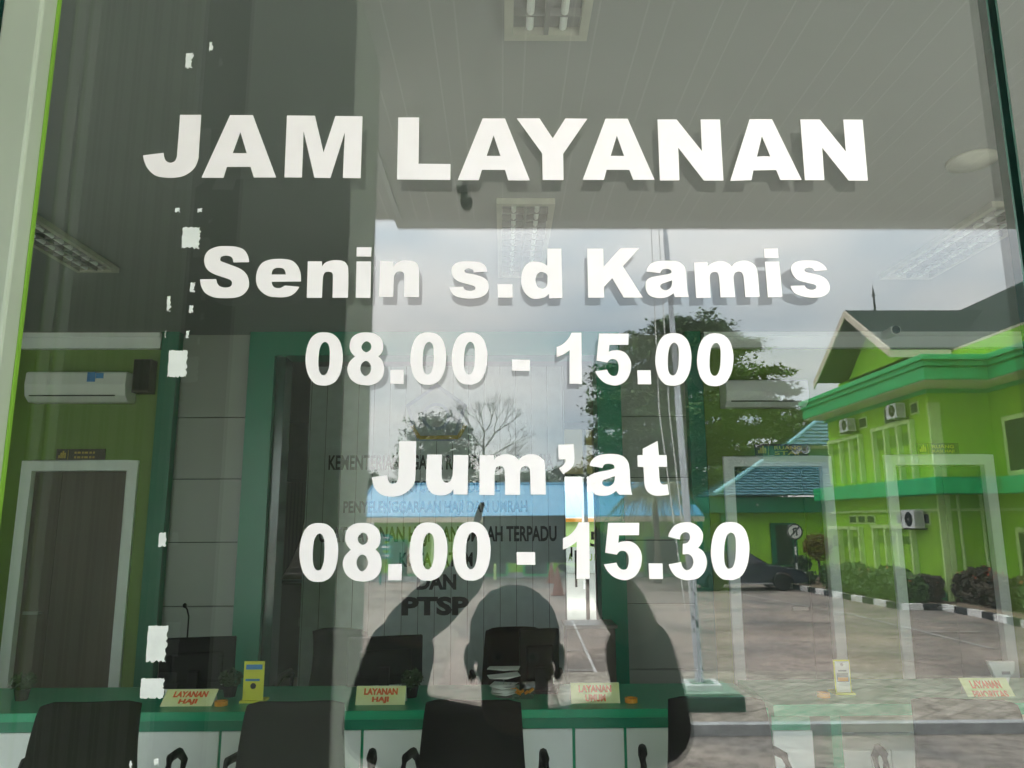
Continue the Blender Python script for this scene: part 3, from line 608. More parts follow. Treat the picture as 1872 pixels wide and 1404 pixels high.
bm = bmn(); lathe(bm, [(.045, -.16), (.045, .0), (.03, .11)], (a.x, YP-.12, a.z), 18, 'Y'); obj('body', bm, M['ac_white'], t, smooth=False)
bm = bmn(); lathe(bm, [(.001, -.167), (.036, -.166), (.036, -.161)], (a.x, YP-.12, a.z), 18, 'Y'); obj('lens', bm, M['lens_dark'], t)
# green posts and grey panel bays
zh0 = Zz(620, 655, YP)
def post(u0, u1, v, label, m, y=YP-.12, dy=.25, z1=CEIL-.001):
    bm = bmn(); box(bm, X(u0, v, YP-.12), X(u1, v, YP-.12), y, y+dy, 0.004, z1); tag(obj('green_post', bm, m), label, 'post', 'emerald posts along the hall')
post(281, 313, 800, 'emerald post between the lime wall and grey panels, near the tape scraps', M['teal'])
post(1261, 1290, 800, 'emerald post between the grey panels and the RUANG STAF door', M['teal'])
t = thing('portal_frame', 'wide emerald green portal framing the wall with the office name', 'portal', (0, YP, 0))
pl0, pl1, pr0, pr1 = X(446, 800, YP-.12), X(494, 800, YP-.12), X(1094, 850, YP-.12), X(1139, 850, YP-.12)
obj('upright', B(pl0, pl1, YP-.12, YP+.15, .004, CEIL-.003), M['emerald'], t); obj('upright', B(pr0, pr1, YP-.12, YP+.15, .004, CEIL-.003), M['emerald'], t)
obj('lintel', B(pl1, pr0, YP-.12, YP+.15, zh0, CEIL-.003), M['emerald'], t)
obj('jamb_lining', B(pl1+.001, X(513, 800, YP-.1), YP-.06, YP+.16, .004, zh0-.002), M['glass_edge'], t)
for a, b, lab in ((X(313, 800, YP-.12), pl0, 'grey composite panel bay left of the green portal'), (pr1, X(1261, 800, YP-.12), 'grey composite panel bay right of the green portal')):
    t = thing('panel_bay', lab, 'wall panelling', ((a+b)/2, YP, 0), 'grey panel bays beside the portal')
    zz = [0.004, .52, 1.05, 1.58, 2.12, 2.66, CEIL-.004]
    obj('backing', B(a, b, YP, YP+.1, 0.004, CEIL-.004), M['seam'], t)
    for k in range(6): obj('panel', B(a+.001, b-.001, YP-.03, YP-.001, zz[k]+.004, zz[k+1]-.004), M['acp'], t)
t = tag(obj('hall_divider', B(pl1-.4, pr0+.35, YP+.16, YP+.2, zh0+.02, CEIL-.004), M['ceil']), 'white bulkhead behind the portal lintel', 'bulkhead')

# text wall
TX0, TX1 = X(559, 900, YT), X(1034, 950, YT)
t = thing('name_wall', 'grooved grey wall carrying the office name in black letters', 'name wall', ((TX0+TX1)/2, YT, 0))
obj('panel', B(TX0, TX1, YT, YT+.12, .004, CEIL-.004), M['slat_wall'], t)
for s, u0, u1, v0, v1, bo, sp in (('KEMENTERIAN AGAMA REPUBLIK INDONESIA', 601, 1012, 832, 858, .026, 1), ('DIREKTORAT JENDERAL', 702, 914, 879, 906, .026, 1),
                      ('PENYELENGGARAAN HAJI DAN UMRAH', 628, 964, 916, 943, .026, 1), ('PUSAT LAYANAN HAJI DAN UMRAH TERPADU', 573, 1018, 963, 998, .03, 1),
                      ('KOTA BATAM', 730, 864, 1010, 1036, .03, 1), ('DAN', 762, 834, 1050, 1078, .045, 1), ('PTSP', 735, 857, 1091, 1125, .05, 1)):
    a, b = PY(u0, v0, YT-.01), PY(u1, v1, YT-.01); bm = bmn(); text_bm(bm, s, a.x, b.x, b.z, a.z, YT-.006, bo)
    for f in list(bm.faces): pass
    obj('wall_text', bm, M['navy_ink'], t)
# pentagon emblem
e = PY(797, 758, YT-.03); rr_ = .35
def penta(r, y, k=1.0): return [Vector((e.x+r*math.sin(i*2*math.pi/5)*k, y, e.z+r*math.cos(i*2*math.pi/5))) for i in range(5)]
obj('wall_emblem', (lambda b: (extrude(b, penta(rr_, YT-.012), (0, .01, 0)), b)[1])(bmn()), mat('pale blue emblem', (0.30, 0.36, 0.50), .5), t)
bm = bmn(); extrude(bm, penta(rr_*.86, YT-.016), (0, .0035, 0)); em = obj('wall_emblem', bm, mat('grey emblem field', (0.45, 0.50, 0.54), .5), t)
bm = bmn(); lathe(bm, [(.15, -.003), (.15, 0)], (e.x, YT-.018, e.z-.02), 32, 'Y'); obj('wall_emblem', bm, mat('emblem ring', (0.33, 0.38, 0.52), .5), t)
bm = bmn(); lathe(bm, [(.115, -.003), (.115, 0)], (e.x, YT-.0215, e.z-.02), 32, 'Y'); obj('wall_emblem', bm, mat('emblem disc', (0.55, 0.58, 0.62), .5), t)
bm = bmn()
a, b, c, d = PY(753, 778, YT-.04), PY(766, 800, YT-.04), PY(838, 799, YT-.04), PY(851, 776, YT-.04)
for p, q in ((a, b), (b, c), (c, d)):
    dv = (q-p).normalized(); s = Vector((-dv.z, 0, dv.x))*.02; quad(bm, p-s, q-s, q+s, p+s)
    for zz in (): pass
ext = bmesh.ops.extrude_face_region(bm, geom=list(bm.faces)); bmesh.ops.translate(bm, verts=[x for x in ext['geom'] if isinstance(x, bmesh.types.BMVert)], vec=(0, .012, 0))
obj('wall_emblem', bm, M['gold'], t)

# rear of the hall
ro0, ro1 = X(1030, 950, YR), X(1112, 950, YR); zt = Zz(1070, 866, YR); zt2 = Zz(1070, 784, YR)
wx0, wx1 = X(520, 950, YR), X(548, 950, YR)
bm = bmn()
wl0, wl1, wz0, wz1 = X(505, 960, YR), X(640, 960, YR), Zz(530, 1060, YR), Zz(530, 925, YR)
box(bm, -6.5, wl0, YR, YR+.2, 0, CEIL); box(bm, wl0, wl1, YR, YR+.2, 0, wz0); box(bm, wl0, wl1, YR, YR+.2, wz1, CEIL); box(bm, wl1, ro0, YR, YR+.2, 0, CEIL)
box(bm, ro0, ro1, YR, YR+.2, zt2, CEIL); box(bm, ro1, 7.5, YR, YR+.2, 0, CEIL)
tag(obj('rear_wall', bm, M['white_wall']), 'white rear wall of the hall with a bright glass exit', 'wall')
blind_mat = bpy.data.materials.new('cream cloth blind'); blind_mat.use_nodes = True
_n = blind_mat.node_tree.nodes; _t = _n.new('ShaderNodeBsdfTranslucent'); _t.inputs[0].default_value = (.50, .48, .33, 1); _x = _n.new('ShaderNodeMixShader'); _x.inputs[0].default_value = .6
_n['Principled BSDF'].inputs['Base Color'].default_value = (.6, .57, .42, 1); blind_mat.node_tree.links.new(_n['Principled BSDF'].outputs[0], _x.inputs[1]); blind_mat.node_tree.links.new(_t.outputs[0], _x.inputs[2]); blind_mat.node_tree.links.new(_x.outputs[0], _n['Material Output'].inputs[0])
t = thing('rear_door', 'bright rear glass exit with white bars and a cream panel above', 'door', ((ro0+ro1)/2, YR, 0))
bm = bmn()
for xx in (X(1071, 900, YR), X(1089, 900, YR)): box(bm, xx-.03, xx+.03, YR+.04, YR+.1, 0.004, zt2)
box(bm, ro0, ro1, YR+.045, YR+.095, zt-.05, zt+.0); obj('frame', bm, M['paint_white'], t)
obj('top_panel', B(ro0, ro1, YR+.105, YR+.12, zt+.002, zt2-.002), blind_mat, t)
obj('pane', (lambda b: (quad(b, (ro0, YR+.15, .01), (ro1, YR+.15, .01), (ro1, YR+.15, zt), (ro0, YR+.15, zt)), b)[1])(bmn()), M['clear'], t)
bm = bmn(); a = PY(1043, 1000, YR); b_ = PY(1046, 1020, YR)
box(bm, a.x, a.x+.03, YR-.01, YR-.004, Zz(1043, 1018, YR), a.z); a = PY(1050, 1006, YR); box(bm, a.x, a.x+.035, YR-.05, YR-.015, Zz(1052, 1073, YR), a.z)
obj('pull_handle', bm, M['black'], t)
bm = bmn(); a = PY(1077, 1013, YR); b = PY(1094, 1026, YR); text_bm(bm, 'U P', a.x, b.x, b.z, a.z, YR+.14, .03); a = PY(1040, 1012, YR); b = PY(1048, 1026, YR); text_bm(bm, 'A', a.x, b.x, b.z, a.z, YR+.14, .03)
obj('door_text', bm, M['lime'], t)
bm = bmn(); a = PY(1066, 972, YR); b = PY(1098, 1000, YR)
text_bm(bm, '15', a.x, b.x, b.z, a.z, YR+.14, .02); obj('door_text', bm, M['navy_ink'], t)
a = PY(1069, 1100, YR-.6); b = PY(1096, 1132, YR-.6)
# curtained window on the other side
t = thing('curtained_window', 'rear window with slatted light behind a tied brown curtain', 'window', ((wl0+wl1)/2, YR, wz0))
bm = bmn()
k = 0
zz = wz0
while zz < wz1: box(bm, wl0, wl1, YR+.1, YR+.115, zz, min(zz+.0965, wz1)); zz += .098
obj('blind', bm, M['tan_blind'], t)
bm = bmn(); ca = [(505, 880), (565, 880), (560, 925), (548, 985), (530, 1030), (512, 1058), (505, 1058)]
extrude(bm, [PY(u, v, YR-.15) for u, v in ca], (0, .06, 0)); obj('curtain', bm, M['curtain'], t)
a, b = PY(492, 1067, 9.0), PY(548, 1262, 9.0)
t = thing('filing_cabinet', 'tall black steel cabinet at the back left of the portal', 'cabinet', ((a.x+b.x)/2, 9, 0))
obj('body', B(a.x, b.x, 9.0, 9.5, .004, a.z), M['cabinet'], t, bevel=.005)
obj('handle', B(b.x-.045, b.x-.02, 8.98, 8.999, Zz(540, 1145, 9), Zz(540, 1130, 9)), M['steel'], t)

a, b = PY(1036, 1143, 6.1), PY(1128, 1262, 6.1)
t = thing('added_cabinet', 'low dark wooden cabinet added behind the LAYANAN UMUM sign to hide the bright floor', 'cabinet', ((a.x+b.x)/2, 6.1, 0))  # added block covering the floor that the rear exit lights too brightly
obj('body', B(a.x, b.x, 6.1, 6.42, .004, a.z-.025), mat('dark wood', (.11, .09, .075), .5, .2, 8, stretch=(1, 1, .2)), t, bevel=.004)
obj('top', B(a.x-.015, b.x+.015, 6.08, 6.43, a.z-.0245, a.z), mat('grey wood top', (.20, .18, .16), .4, .1, 8), t, bevel=.003)
# rear yard seen through the exit
struct('rear_yard', B(-4, 9, YR+.2, 26, -.4, 0.0), mat('rear paving', (.42, .42, .38), .8, .05, 2))
t = thing('added_shade_roof', 'wide unseen roof on posts added to shade the yard behind the hall', 'canopy', (4, 20, 0))  # roof out of view, added to cut the daylight on the rear yard
obj('roof', B(-14, 22, YR+.3, 31.5, 6.9, 7.05), M['ceil'], t)
for xx in (-13.8, 21.8):
    for yy in (13.4, 31.2): obj('post', B(xx-.1, xx+.1, yy-.1, yy+.1, -.4, 6.9), M['steel'], t)
t = thing('rear_building', 'bright lime building with a blue roof beyond the rear exit', 'building', (4, 28, 0))
bz = Zz(1060, 1000, 28); rz0 = Zz(1060, 948, 28); rz1 = Zz(1060, 896, 30)
obj('wall', B(0, 9, 28, 28.3, bz, rz0), M['lime_pale'], t); obj('base_wall', B(0, 9, 27.9, 28.3, -.4, bz-.002), M['white_tile'], t)
bm = bmn(); quad(bm, (-.5, 27.4, rz0+.02), (9.5, 27.4, rz0+.02), (9.5, 31, rz1), (-.5, 31, rz1)); obj('roof', bm, M['roof_blue'], t)
obj('fascia', B(-.5, 9.5, 27.35, 27.42, rz0-.12, rz0+.015), M['orange'], t)
a = PY(1067, 900, 20)
bm = bmn(); lathe(bm, [(.06, 0.0), (.06, 3.6)], (a.x, 20, 0), 12); tag(obj('white_post', bm, M['paint_white']), 'slim white post standing outside the rear exit', 'post')

# ---------------------------------------------------------------- ceiling lights in the hall
def troffer(x0, x1, y0, y1, label):
    z = CEIL; t = thing('ceiling_light', label, 'ceiling light', ((x0+x1)/2, (y0+y1)/2, z), 'louvred fluorescent lights in the hall')
    bm = bmn(); f = .03
    box(bm, x0-f, x0, y0-f, y1+f, z-.035, z-.001); box(bm, x1, x1+f, y0-f, y1+f, z-.035, z-.001); box(bm, x0, x1, y0-f, y0, z-.035, z-.001); box(bm, x0, x1, y1, y1+f, z-.035, z-.001)
    obj('frame', bm, M['lamp_frame'], t)
    bm = bmn(); quad(bm, (x0, y0, z-.002), (x1, y0, z-.002), (x1, y1, z-.002), (x0, y1, z-.002)); obj('reflector', bm, M['steel'], t)
    bm = bmn(); xm = (x0+x1)/2; box(bm, xm-.008, xm+.008, y0, y1, z-.034, z-.0025); n_ = max(4, int((y1-y0)/.09))
    for i in range(1, n_):
        yy = y0+(y1-y0)*i/n_; box(bm, x0, xm-.0085, yy-.003, yy+.003, z-.034, z-.0025); box(bm, xm+.0085, x1, yy-.003, yy+.003, z-.034, z-.0025)
    obj('louvre', bm, M['steel'], t)
    for xx in ((x0+xm)/2, (x1+xm)/2):
        bm = bmn(); tube(bm, [(xx, y0+.02, z-.019), (xx, y1-.02, z-.019)], .013, 8); obj('lamp_tube', bm, M['tube'], t)
ya = PZ(1000, 48, CEIL).y; a = PZ(938, 45, CEIL).x; b = PZ(1058, 45, CEIL).x
troffer(a, b, ya-1.15, ya, 'louvred ceiling light at the top above the word LAYANAN')
ya = PZ(960, 366, CEIL).y; yb = PZ(960, 470, CEIL).y; a = PZ(918, 366, CEIL).x; b = PZ(1004, 366, CEIL).x
troffer(a, b, ya, ya+1.15, 'louvred ceiling light between the words LAYANAN and Senin')
yb = PZ(190, 487, CEIL).y; a = PZ(146, 487, CEIL).x; b = PZ(206, 487, CEIL).x
troffer(a, b, yb-1.15, yb, 'louvred ceiling light beside the pale green door post')
ya = PZ(1840, 372, CEIL).y; a = PZ(1816, 372, CEIL).x
troffer(a, a+.3, ya, ya+1.15, 'louvred ceiling light near the free edge of the glass door')
a = PZ(1776, 292, CEIL); bm = bmn(); lathe(bm, [(.11, 0), (.105, -.016), (.055, -.022), (.05, -.03), (.001, -.03)], (a.x, a.y, CEIL-.001), 28)
tag(obj('ceiling_speaker', bm, M['lamp_frame'], smooth=True), 'round cream ceiling speaker near the glass edge', 'ceiling speaker')

# ---------------------------------------------------------------- counter
CY0, CZ = 4.2, 0.765
def counter(x0, x1, label, gaps, topdepth=.62):
    t = thing('service_counter', label, 'counter', ((x0+x1)/2, CY0, 0))
    obj('worktop', B(x0, x1, CY0, CY0+topdepth, CZ-.045, CZ), M['lip'], t, bevel=.003)
    obj('lip', B(x0, x1, CY0+.02, CY0+.06, CZ-.10, CZ-.0455), M['emerald'], t)
    obj('carcass', B(x0+.001, x1-.001, CY0+.045, CY0+topdepth-.02, .004, CZ-.1005), M['lip'], t)
    for (a, b, z0, z1) in gaps:
        obj('front_panel', B(a, b, CY0+.032, CY0+.0445, z0, z1), M['trim_white'], t, bevel=.002)
cx0, cx1 = -4.6, X(1405, 1300, CY0)
g = []
rows = [(CZ-.36, CZ-.105), (CZ-.63, CZ-.37), (.02, CZ-.64)]
bx = [-4.4, X(120, 1350, CY0), X(398, 1350, CY0), X(660, 1350, CY0), X(796, 1350, CY0), X(1050, 1350, CY0), X(1145, 1350, CY0), cx1]
bx2 = [-4.4, X(280, 1395, CY0), X(560, 1395, CY0), X(691, 1395, CY0), X(992, 1395, CY0), X(1117, 1395, CY0), cx1]
for r, bb in zip(rows, (bx, bx2, bx)):
    for a, b in zip(bb, bb[1:]): g.append((a+.008, b-.008, *r))
counter(cx0, cx1, 'long service counter with a green top and white front panels', g)
c2 = X(1412, 1300, CY0); c3 = X(1486, 1330, CY0); c4 = X(1517, 1330, CY0); c5 = X(1536, 1330, CY0)
t = thing('service_counter', 'green edged end counter beside the priority service desk', 'counter', (c4, CY0, 0))
obj('worktop', B(c2, 5.6, CY0-.02, CY0+.6, CZ-.04, CZ+.02), M['lip'], t, bevel=.003)
for z0, z1 in ((CZ-.36, CZ-.12), (CZ-.63, CZ-.37), (.02, CZ-.64)): obj('front_panel', B(c2+.002, c3, CY0+.01, CY0+.03, z0, z1), M['trim_white'], t, bevel=.002)
obj('carcass', B(c2+.003, c3-.001, CY0+.032, CY0+.5, .004, CZ-.042), M['lip'], t)
obj('upright', B(c4, c5, CY0-.015, CY0+.5, .004, CZ-.042), M['lip'], t)
xs_ = [c5+.01, X(1592, 1350, CY0), X(1629, 1350, CY0), X(1760, 1350, CY0), X(1900, 1350, CY0), 5.5]
for a, b in zip(xs_, xs_[1:]): obj('front_panel', B(a+.003, b-.003, CY0+.01, CY0+.03, .02, CZ-.22), M['trim_white'], t, bevel=.002)
obj('shelf_back', B(c5+.01, 5.5, CY0+.35, CY0+.38, CZ-.218, CZ-.042), M['cream'], t)
obj('shelf', B(c5+.011, 5.5, CY0+.04, CY0+.34, CZ-.235, CZ-.222), M['trim_white'], t)

def tent_sign(u0, v0, u1, v1, rows, label, skew=0.0):
    Y = CY0+.12; a, b = PY(u0, v0, Y), PY(u1, v1, Y); x0, x1 = a.x, b.x; H = max(.08, a.z-CZ-.001)
    t = thing('desk_sign', label, 'desk sign', ((x0+x1)/2, Y, CZ), 'yellow service signs on the counter')
    bm = bmn(); extrude(bm, [(x0+skew, Y+.04, CZ+H), (x1+skew, Y+.04, CZ+H), (x1, Y, CZ+.001), (x0, Y, CZ+.001)], (0, .004, 0)); obj('card', bm, M['sign_yellow'], t)
    W = x1-x0
    for k, (r, wd) in enumerate(rows):
        bm = bmn(); sub = bmn(); text_bm(sub, r, x0+W*(.5-wd/2), x0+W*(.5+wd/2), CZ+H*(.54-.44*k), CZ+H*(.89-.44*k), 0, .055)
        for v in sub.verts: q = (v.co.z-CZ)/H; v.co.y = Y+.04*q-.0015; v.co.x += skew*q
        me = bpy.data.meshes.new('x'); sub.to_mesh(me); sub.free(); bm.from_mesh(me); bpy.data.meshes.remove(me); obj('lettering', bm, M['red_ink'], t)
    bm = bmn(); extrude(bm, [(x0, Y+.046, CZ+H), (x1, Y+.046, CZ+H), (x1, Y+.09, CZ+.001), (x0, Y+.09, CZ+.001)], (0, .003, 0)); obj('stand', bm, M['paper'], t)
tent_sign(294, 1263, 386, 1297, (('LAYANAN', .66), ('HAJI', .36)), 'yellow LAYANAN HAJI sign beside the yellow leaflet holder and microphone', .02)
tent_sign(650, 1257, 740, 1290, (('LAYANAN', .68), ('HAJI', .34)), 'yellow LAYANAN HAJI sign in front of the tilted black monitor')
tent_sign(1044, 1251, 1134, 1285, (('LAYANAN', .68), ('UMUM', .42)), 'yellow LAYANAN UMUM sign seen past the reflected ear')
tent_sign(1770, 1242, 1860, 1275, (('LAYANAN', .64), ('PRIORITAS', .74)), 'yellow LAYANAN PRIORITAS sign on the end counter', -.03)
def leaflet(u0, v0, u1, v1, label, kind):
    Y = CY0+.2; a, b = PY(u0, v0, Y), PY(u1, v1, Y); x0, x1 = a.x, b.x; z0 = CZ+.021 if kind else CZ+.001; H = a.z-z0; W = x1-x0
    t = thing('leaflet_stand', label, 'leaflet stand', ((x0+x1)/2, Y, z0), 'yellow leaflet stands on the counter')
    obj('board', B(x0, x1, Y, Y+.006, z0+.012, z0+H), M['yellow'], t)
    obj('foot', B(x0-.01, x1+.012, Y-.02, Y+.08, z0, z0+.0115), M['yellow'], t)
    bm = bmn()
    if kind:
        obj('print', B(x0+W*.08, x1-W*.06, Y-.002, Y-.0005, z0+H*.06, z0+H*.95), M['paper'], t)
        box(bm, x0+W*.15, x1-W*.14, Y-.0035, Y-.0022, z0+H*.36, z0+H*.62)
        box(bm, x0+W*.25, x1-W*.24, Y-.0035, Y-.0022, z0+H*.66, z0+H*.70); lathe(bm, [(W*.1, -.001), (W*.1, 0)], ((x0+x1)/2, Y-.0022, z0+H*.86), 14, 'Y')
        obj('print', bm, M['grey_ink'], t); bm = bmn(); box(bm, x0+W*.2, x1-W*.19, Y-.005, Y-.0036, z0+H*.38, z0+H*.49); obj('print', bm, M['orange'], t)
    else:
        box(bm, x0+W*.1, x1-W*.1, Y-.002, Y-.0005, z0+H*.80, z0+H*.92); obj('print', bm, M['blue_ink'], t); bm = bmn(); box(bm, x0+W*.1, x1-W*.2, Y-.002, Y-.0005, z0+H*.52, z0+H*.57); obj('print', bm, M['blue_ink'], t)
        bm = bmn(); lathe(bm, [(W*.14, -.001), (W*.14, 0)], ((x0+x1)/2, Y-.0022, z0+H*.4), 14, 'Y'); obj('print', bm, M['navy_ink'], t)
leaflet(447, 1209, 480, 1288, 'yellow leaflet stand with a small portrait left of the portal', 0)
leaflet(1523, 1206, 1558, 1275, 'narrow yellow leaflet stand with grey and orange print', 1)
# monitors seen from behind
def monitor(u0, v0, u1, v1, Y, rot, label, stand=True):
    a, b = PY(u0, v0, Y), PY(u1, v1, Y); xm = (a.x+b.x)/2; W = (b.x-a.x); H = a.z-b.z
    t = thing('monitor', label, 'monitor', (xm, Y, CZ), 'black monitors on the counter')
    s, c = math.sin(rot), math.cos(rot); W = W/max(.3, c)
    def P(x, y, z): return (xm+x*c-y*s, Y+x*s+y*c, z)
    bm = bmn(); f = [P(-W/2, 0, b.z), P(W/2, 0, b.z), P(W/2, 0, a.z), P(-W/2, 0, a.z)]; r_ = [P(-W/2, .035, b.z), P(W/2, .035, b.z), P(W/2, .035, a.z), P(-W/2, .035, a.z)]
    hull8(bm, f, r_); obj('case', bm, M['black'], t, bevel=.006)
    bm = bmn(); f = [P(-W*.32, -.02, b.z+H*.2), P(W*.32, -.02, b.z+H*.2), P(W*.32, -.02, b.z+H*.7), P(-W*.32, -.02, b.z+H*.7)]; r_ = [P(-W*.36, -.0005, b.z+H*.15), P(W*.36, -.0005, b.z+H*.15), P(W*.36, -.0005, b.z+H*.75), P(-W*.36, -.0005, b.z+H*.75)]
    hull8(bm, f, r_); obj('back_cover', bm, M['black'], t, bevel=.012)
    bm = bmn(); box(bm, xm-.03, xm+.03, Y-.06, Y-.03, CZ+.012, b.z+H*.4); obj('stand', bm, M['black'], t)
    bm = bmn(); box(bm, xm-.1, xm+.1, Y-.12, Y+.06, CZ+.001, CZ+.012); obj('foot', bm, M['black'], t, bevel=.003)
    obj('label_sticker', (lambda bb: (extrude(bb, [P(W*.33, -.0009, b.z+H*.1), P(W*.36, -.0009, b.z+H*.1), P(W*.36, -.0009, b.z+H*.2), P(W*.33, -.0009, b.z+H*.2)], (0, -.001, 0)), bb)[1])(bmn()), M['paper'], t)
monitor(300, 1166, 421, 1264, CY0+.42, R(12), 'black monitor standing behind the microphone near the tape scraps')
monitor(640, 1164, 770, 1252, CY0+.45, R(14), 'black monitor in front of the letters PTSP')
monitor(950, 1150, 1024, 1262, CY0+.47, R(10), 'black monitor behind the head reflected in the glass')
a, b = PY(1806, 1209, CY0+.45), PY(1860, 1245, CY0+.45); t = thing('white_screen', 'white screen back with a small dark badge behind the LAYANAN PRIORITAS sign', 'monitor', ((a.x+b.x)/2, CY0+.45, CZ+.02))
bm = bmn(); pr = [(a.x, a.z), (b.x, a.z), (b.x-.01, b.z+.05), (b.x-.07, b.z), (a.x+.045, b.z-.01)]; extrude(bm, [(x, CY0+.45, z) for x, z in pr], (0, .03, 0)); obj('case', bm, M['ac_white'], t, bevel=.004)
obj('badge', B(a.x+.075, a.x+.125, CY0+.447, CY0+.4495, a.z-.075, a.z-.057), M['grey_ink'], t)
obj('stand', B((a.x+b.x)/2-.03, (a.x+b.x)/2+.03, CY0+.485, CY0+.51, CZ+.021, b.z+.06), M['ac_white'], t)
a = PY(342, 1170, CY0+.5); t = thing('microphone', 'black gooseneck microphone standing on the counter by a monitor', 'microphone', (a.x, CY0+.5, CZ))
bm = bmn(); z1 = Zz(340, 1108, CY0+.5); tube(bm, [(a.x, CY0+.5, CZ+.02), (a.x, CY0+.5, z1-.06), (a.x-.008, CY0+.49, z1-.02), (a.x-.018, CY0+.48, z1)], .005, 8); obj('gooseneck', bm, M['black'], t)
bm = bmn(); lathe(bm, [(.004, -.012), (.011, -.006), (.012, .008), (.004, .016)], (a.x-.02, CY0+.478, z1+.004), 10); obj('head', bm, M['black'], t)
obj('base', B(a.x-.05, a.x+.05, CY0+.46, CY0+.58, CZ+.001, CZ+.02), M['black'], t, bevel=.004)
for u, lab in ((402, 'orange tape roll beside the LAYANAN HAJI sign and plant'), (1155, 'orange tape roll by the edge of the LAYANAN UMUM sign'), (1509, 'orange tape roll against the narrow leaflet stand')):
    a = PY(u, 1285, CY0+.12); zt_ = CZ+(.021 if u > 1400 else .001)
    t = tag(obj('tape_roll', (lambda b: (lathe(b, [(.022, 0), (.035, 0), (.035, .024), (.022, .024), (.022, 0)], (a.x, CY0+.14, zt_), 18, 'Z', False), b)[1])(bmn()), M['orange']), lab, 'tape roll', 'orange tape rolls on the counter')
a = PY(921, 1285, CY0+.3); t = thing('paper_spike', 'pile of receipts on a desk spike behind the head reflection', 'paper spike', (a.x, CY0+.3, CZ))
bm = bmn(); tube(bm, [(a.x, CY0+.3, CZ+.003), (a.x, CY0+.3, Zz(915, 1236, CY0+.3))], .002, 6); lathe(bm, [(.05, .001), (.05, .006)], (a.x, CY0+.3, CZ), 16); obj('spike', bm, M['steel'], t)
rr = random.Random(5)
for k in range(7):
    z = CZ+.012+k*.012 + (0.03 if k > 4 else 0) + (0.035 if k > 5 else 0); an = rr.uniform(-.5, .5); bm = bmn(); h = .07 if k < 5 else .09
    ps = [(-h, -.05), (h*.1, -.055), (h, -.045), (h, .05), (0, .055), (-h, .045)]
    top = [Vector((a.x+x*math.cos(an)-y*math.sin(an), CY0+.3+x*math.sin(an)+y*math.cos(an), z+abs(x)*.22*rr.uniform(.2, 1))) for x, y in ps]
    extrude(bm, top, (0, 0, .0012)); obj('slip', bm, M['paper'], t)
a = PY(955, 1285, CY0+.28); t = thing('pen_tray', 'clear tray with orange clips beside the receipts', 'tray', (a.x, CY0+.28, CZ))
bm = bmn(); hull8(bm, [(a.x-.06, CY0+.23, CZ+.001), (a.x+.06, CY0+.23, CZ+.001), (a.x+.06, CY0+.33, CZ+.001), (a.x-.06, CY0+.33, CZ+.001)], [(a.x-.085, CY0+.22, CZ+.07), (a.x+.085, CY0+.22, CZ+.07), (a.x+.085, CY0+.34, CZ+.07), (a.x-.085, CY0+.34, CZ+.07)])
obj('box', bm, M['clear'], t); bm = bmn()
for k in range(6): q = Vector((a.x+rr.uniform(-.04, .04), CY0+.28+rr.uniform(-.03, .03), CZ+.015+rr.uniform(0, .02))); tube(bm, [q, q+Vector((rr.uniform(-.03, .03), rr.uniform(-.02, .02), .015))], .008, 6)
obj('clip', bm, M['orange'], t)
# small plants on the counter
def leaf_cloud(bm, c, rx, ry, rz, n, size, seed, hollow=0.35, flat=0.0, face_down=0.3):
    r = random.Random(seed)
    for _ in range(n):
        while True:
            p = Vector((r.uniform(-1, 1), r.uniform(-1, 1), r.uniform(-1, 1)))
            if hollow*hollow < p.length_squared < 1: break
        q = Vector((c[0]+p.x*rx, c[1]+p.y*ry, c[2]+p.z*rz)); s = size*r.uniform(.6, 1.3)
        a = Vector((r.gauss(0, 1), r.gauss(0, 1), r.gauss(0, 1)*(1-flat))).normalized(); b = a.cross(Vector((r.gauss(0, .3), r.gauss(0, .3), 1))).normalized()
        vs_ = [bm.verts.new(q+a*s*k+b*s*.5*j) for k, j in ((-1, 0), (0, -.9), (1, 0), (0, .9))]
        bm.faces.new(vs_)
for u, Y, lab in ((420, CY0+.35, 'small bushy potted plant beside the yellow portrait leaflet'), (752, CY0+.3, 'small dark potted plant beside the tilted monitor'), (40, CY0+.3, 'low potted plant at the end of the counter by the door post')):
    a = PY(u, 1270, Y); t = thing('potted_plant', lab, 'potted plant', (a.x, Y, CZ), 'small plants on the counter')
    bm = bmn(); leaf_cloud(bm, (a.x, Y, CZ+.10), .065, .06, .05, 160, .02, u, 0); obj('foliage', bm, M['leaf_dark'], t)
    bm = bmn(); lathe(bm, [(.03, .001), (.042, .06), (.038, .06), (.02, .05)], (a.x, Y, CZ), 14); obj('pot', bm, M['black'], t)

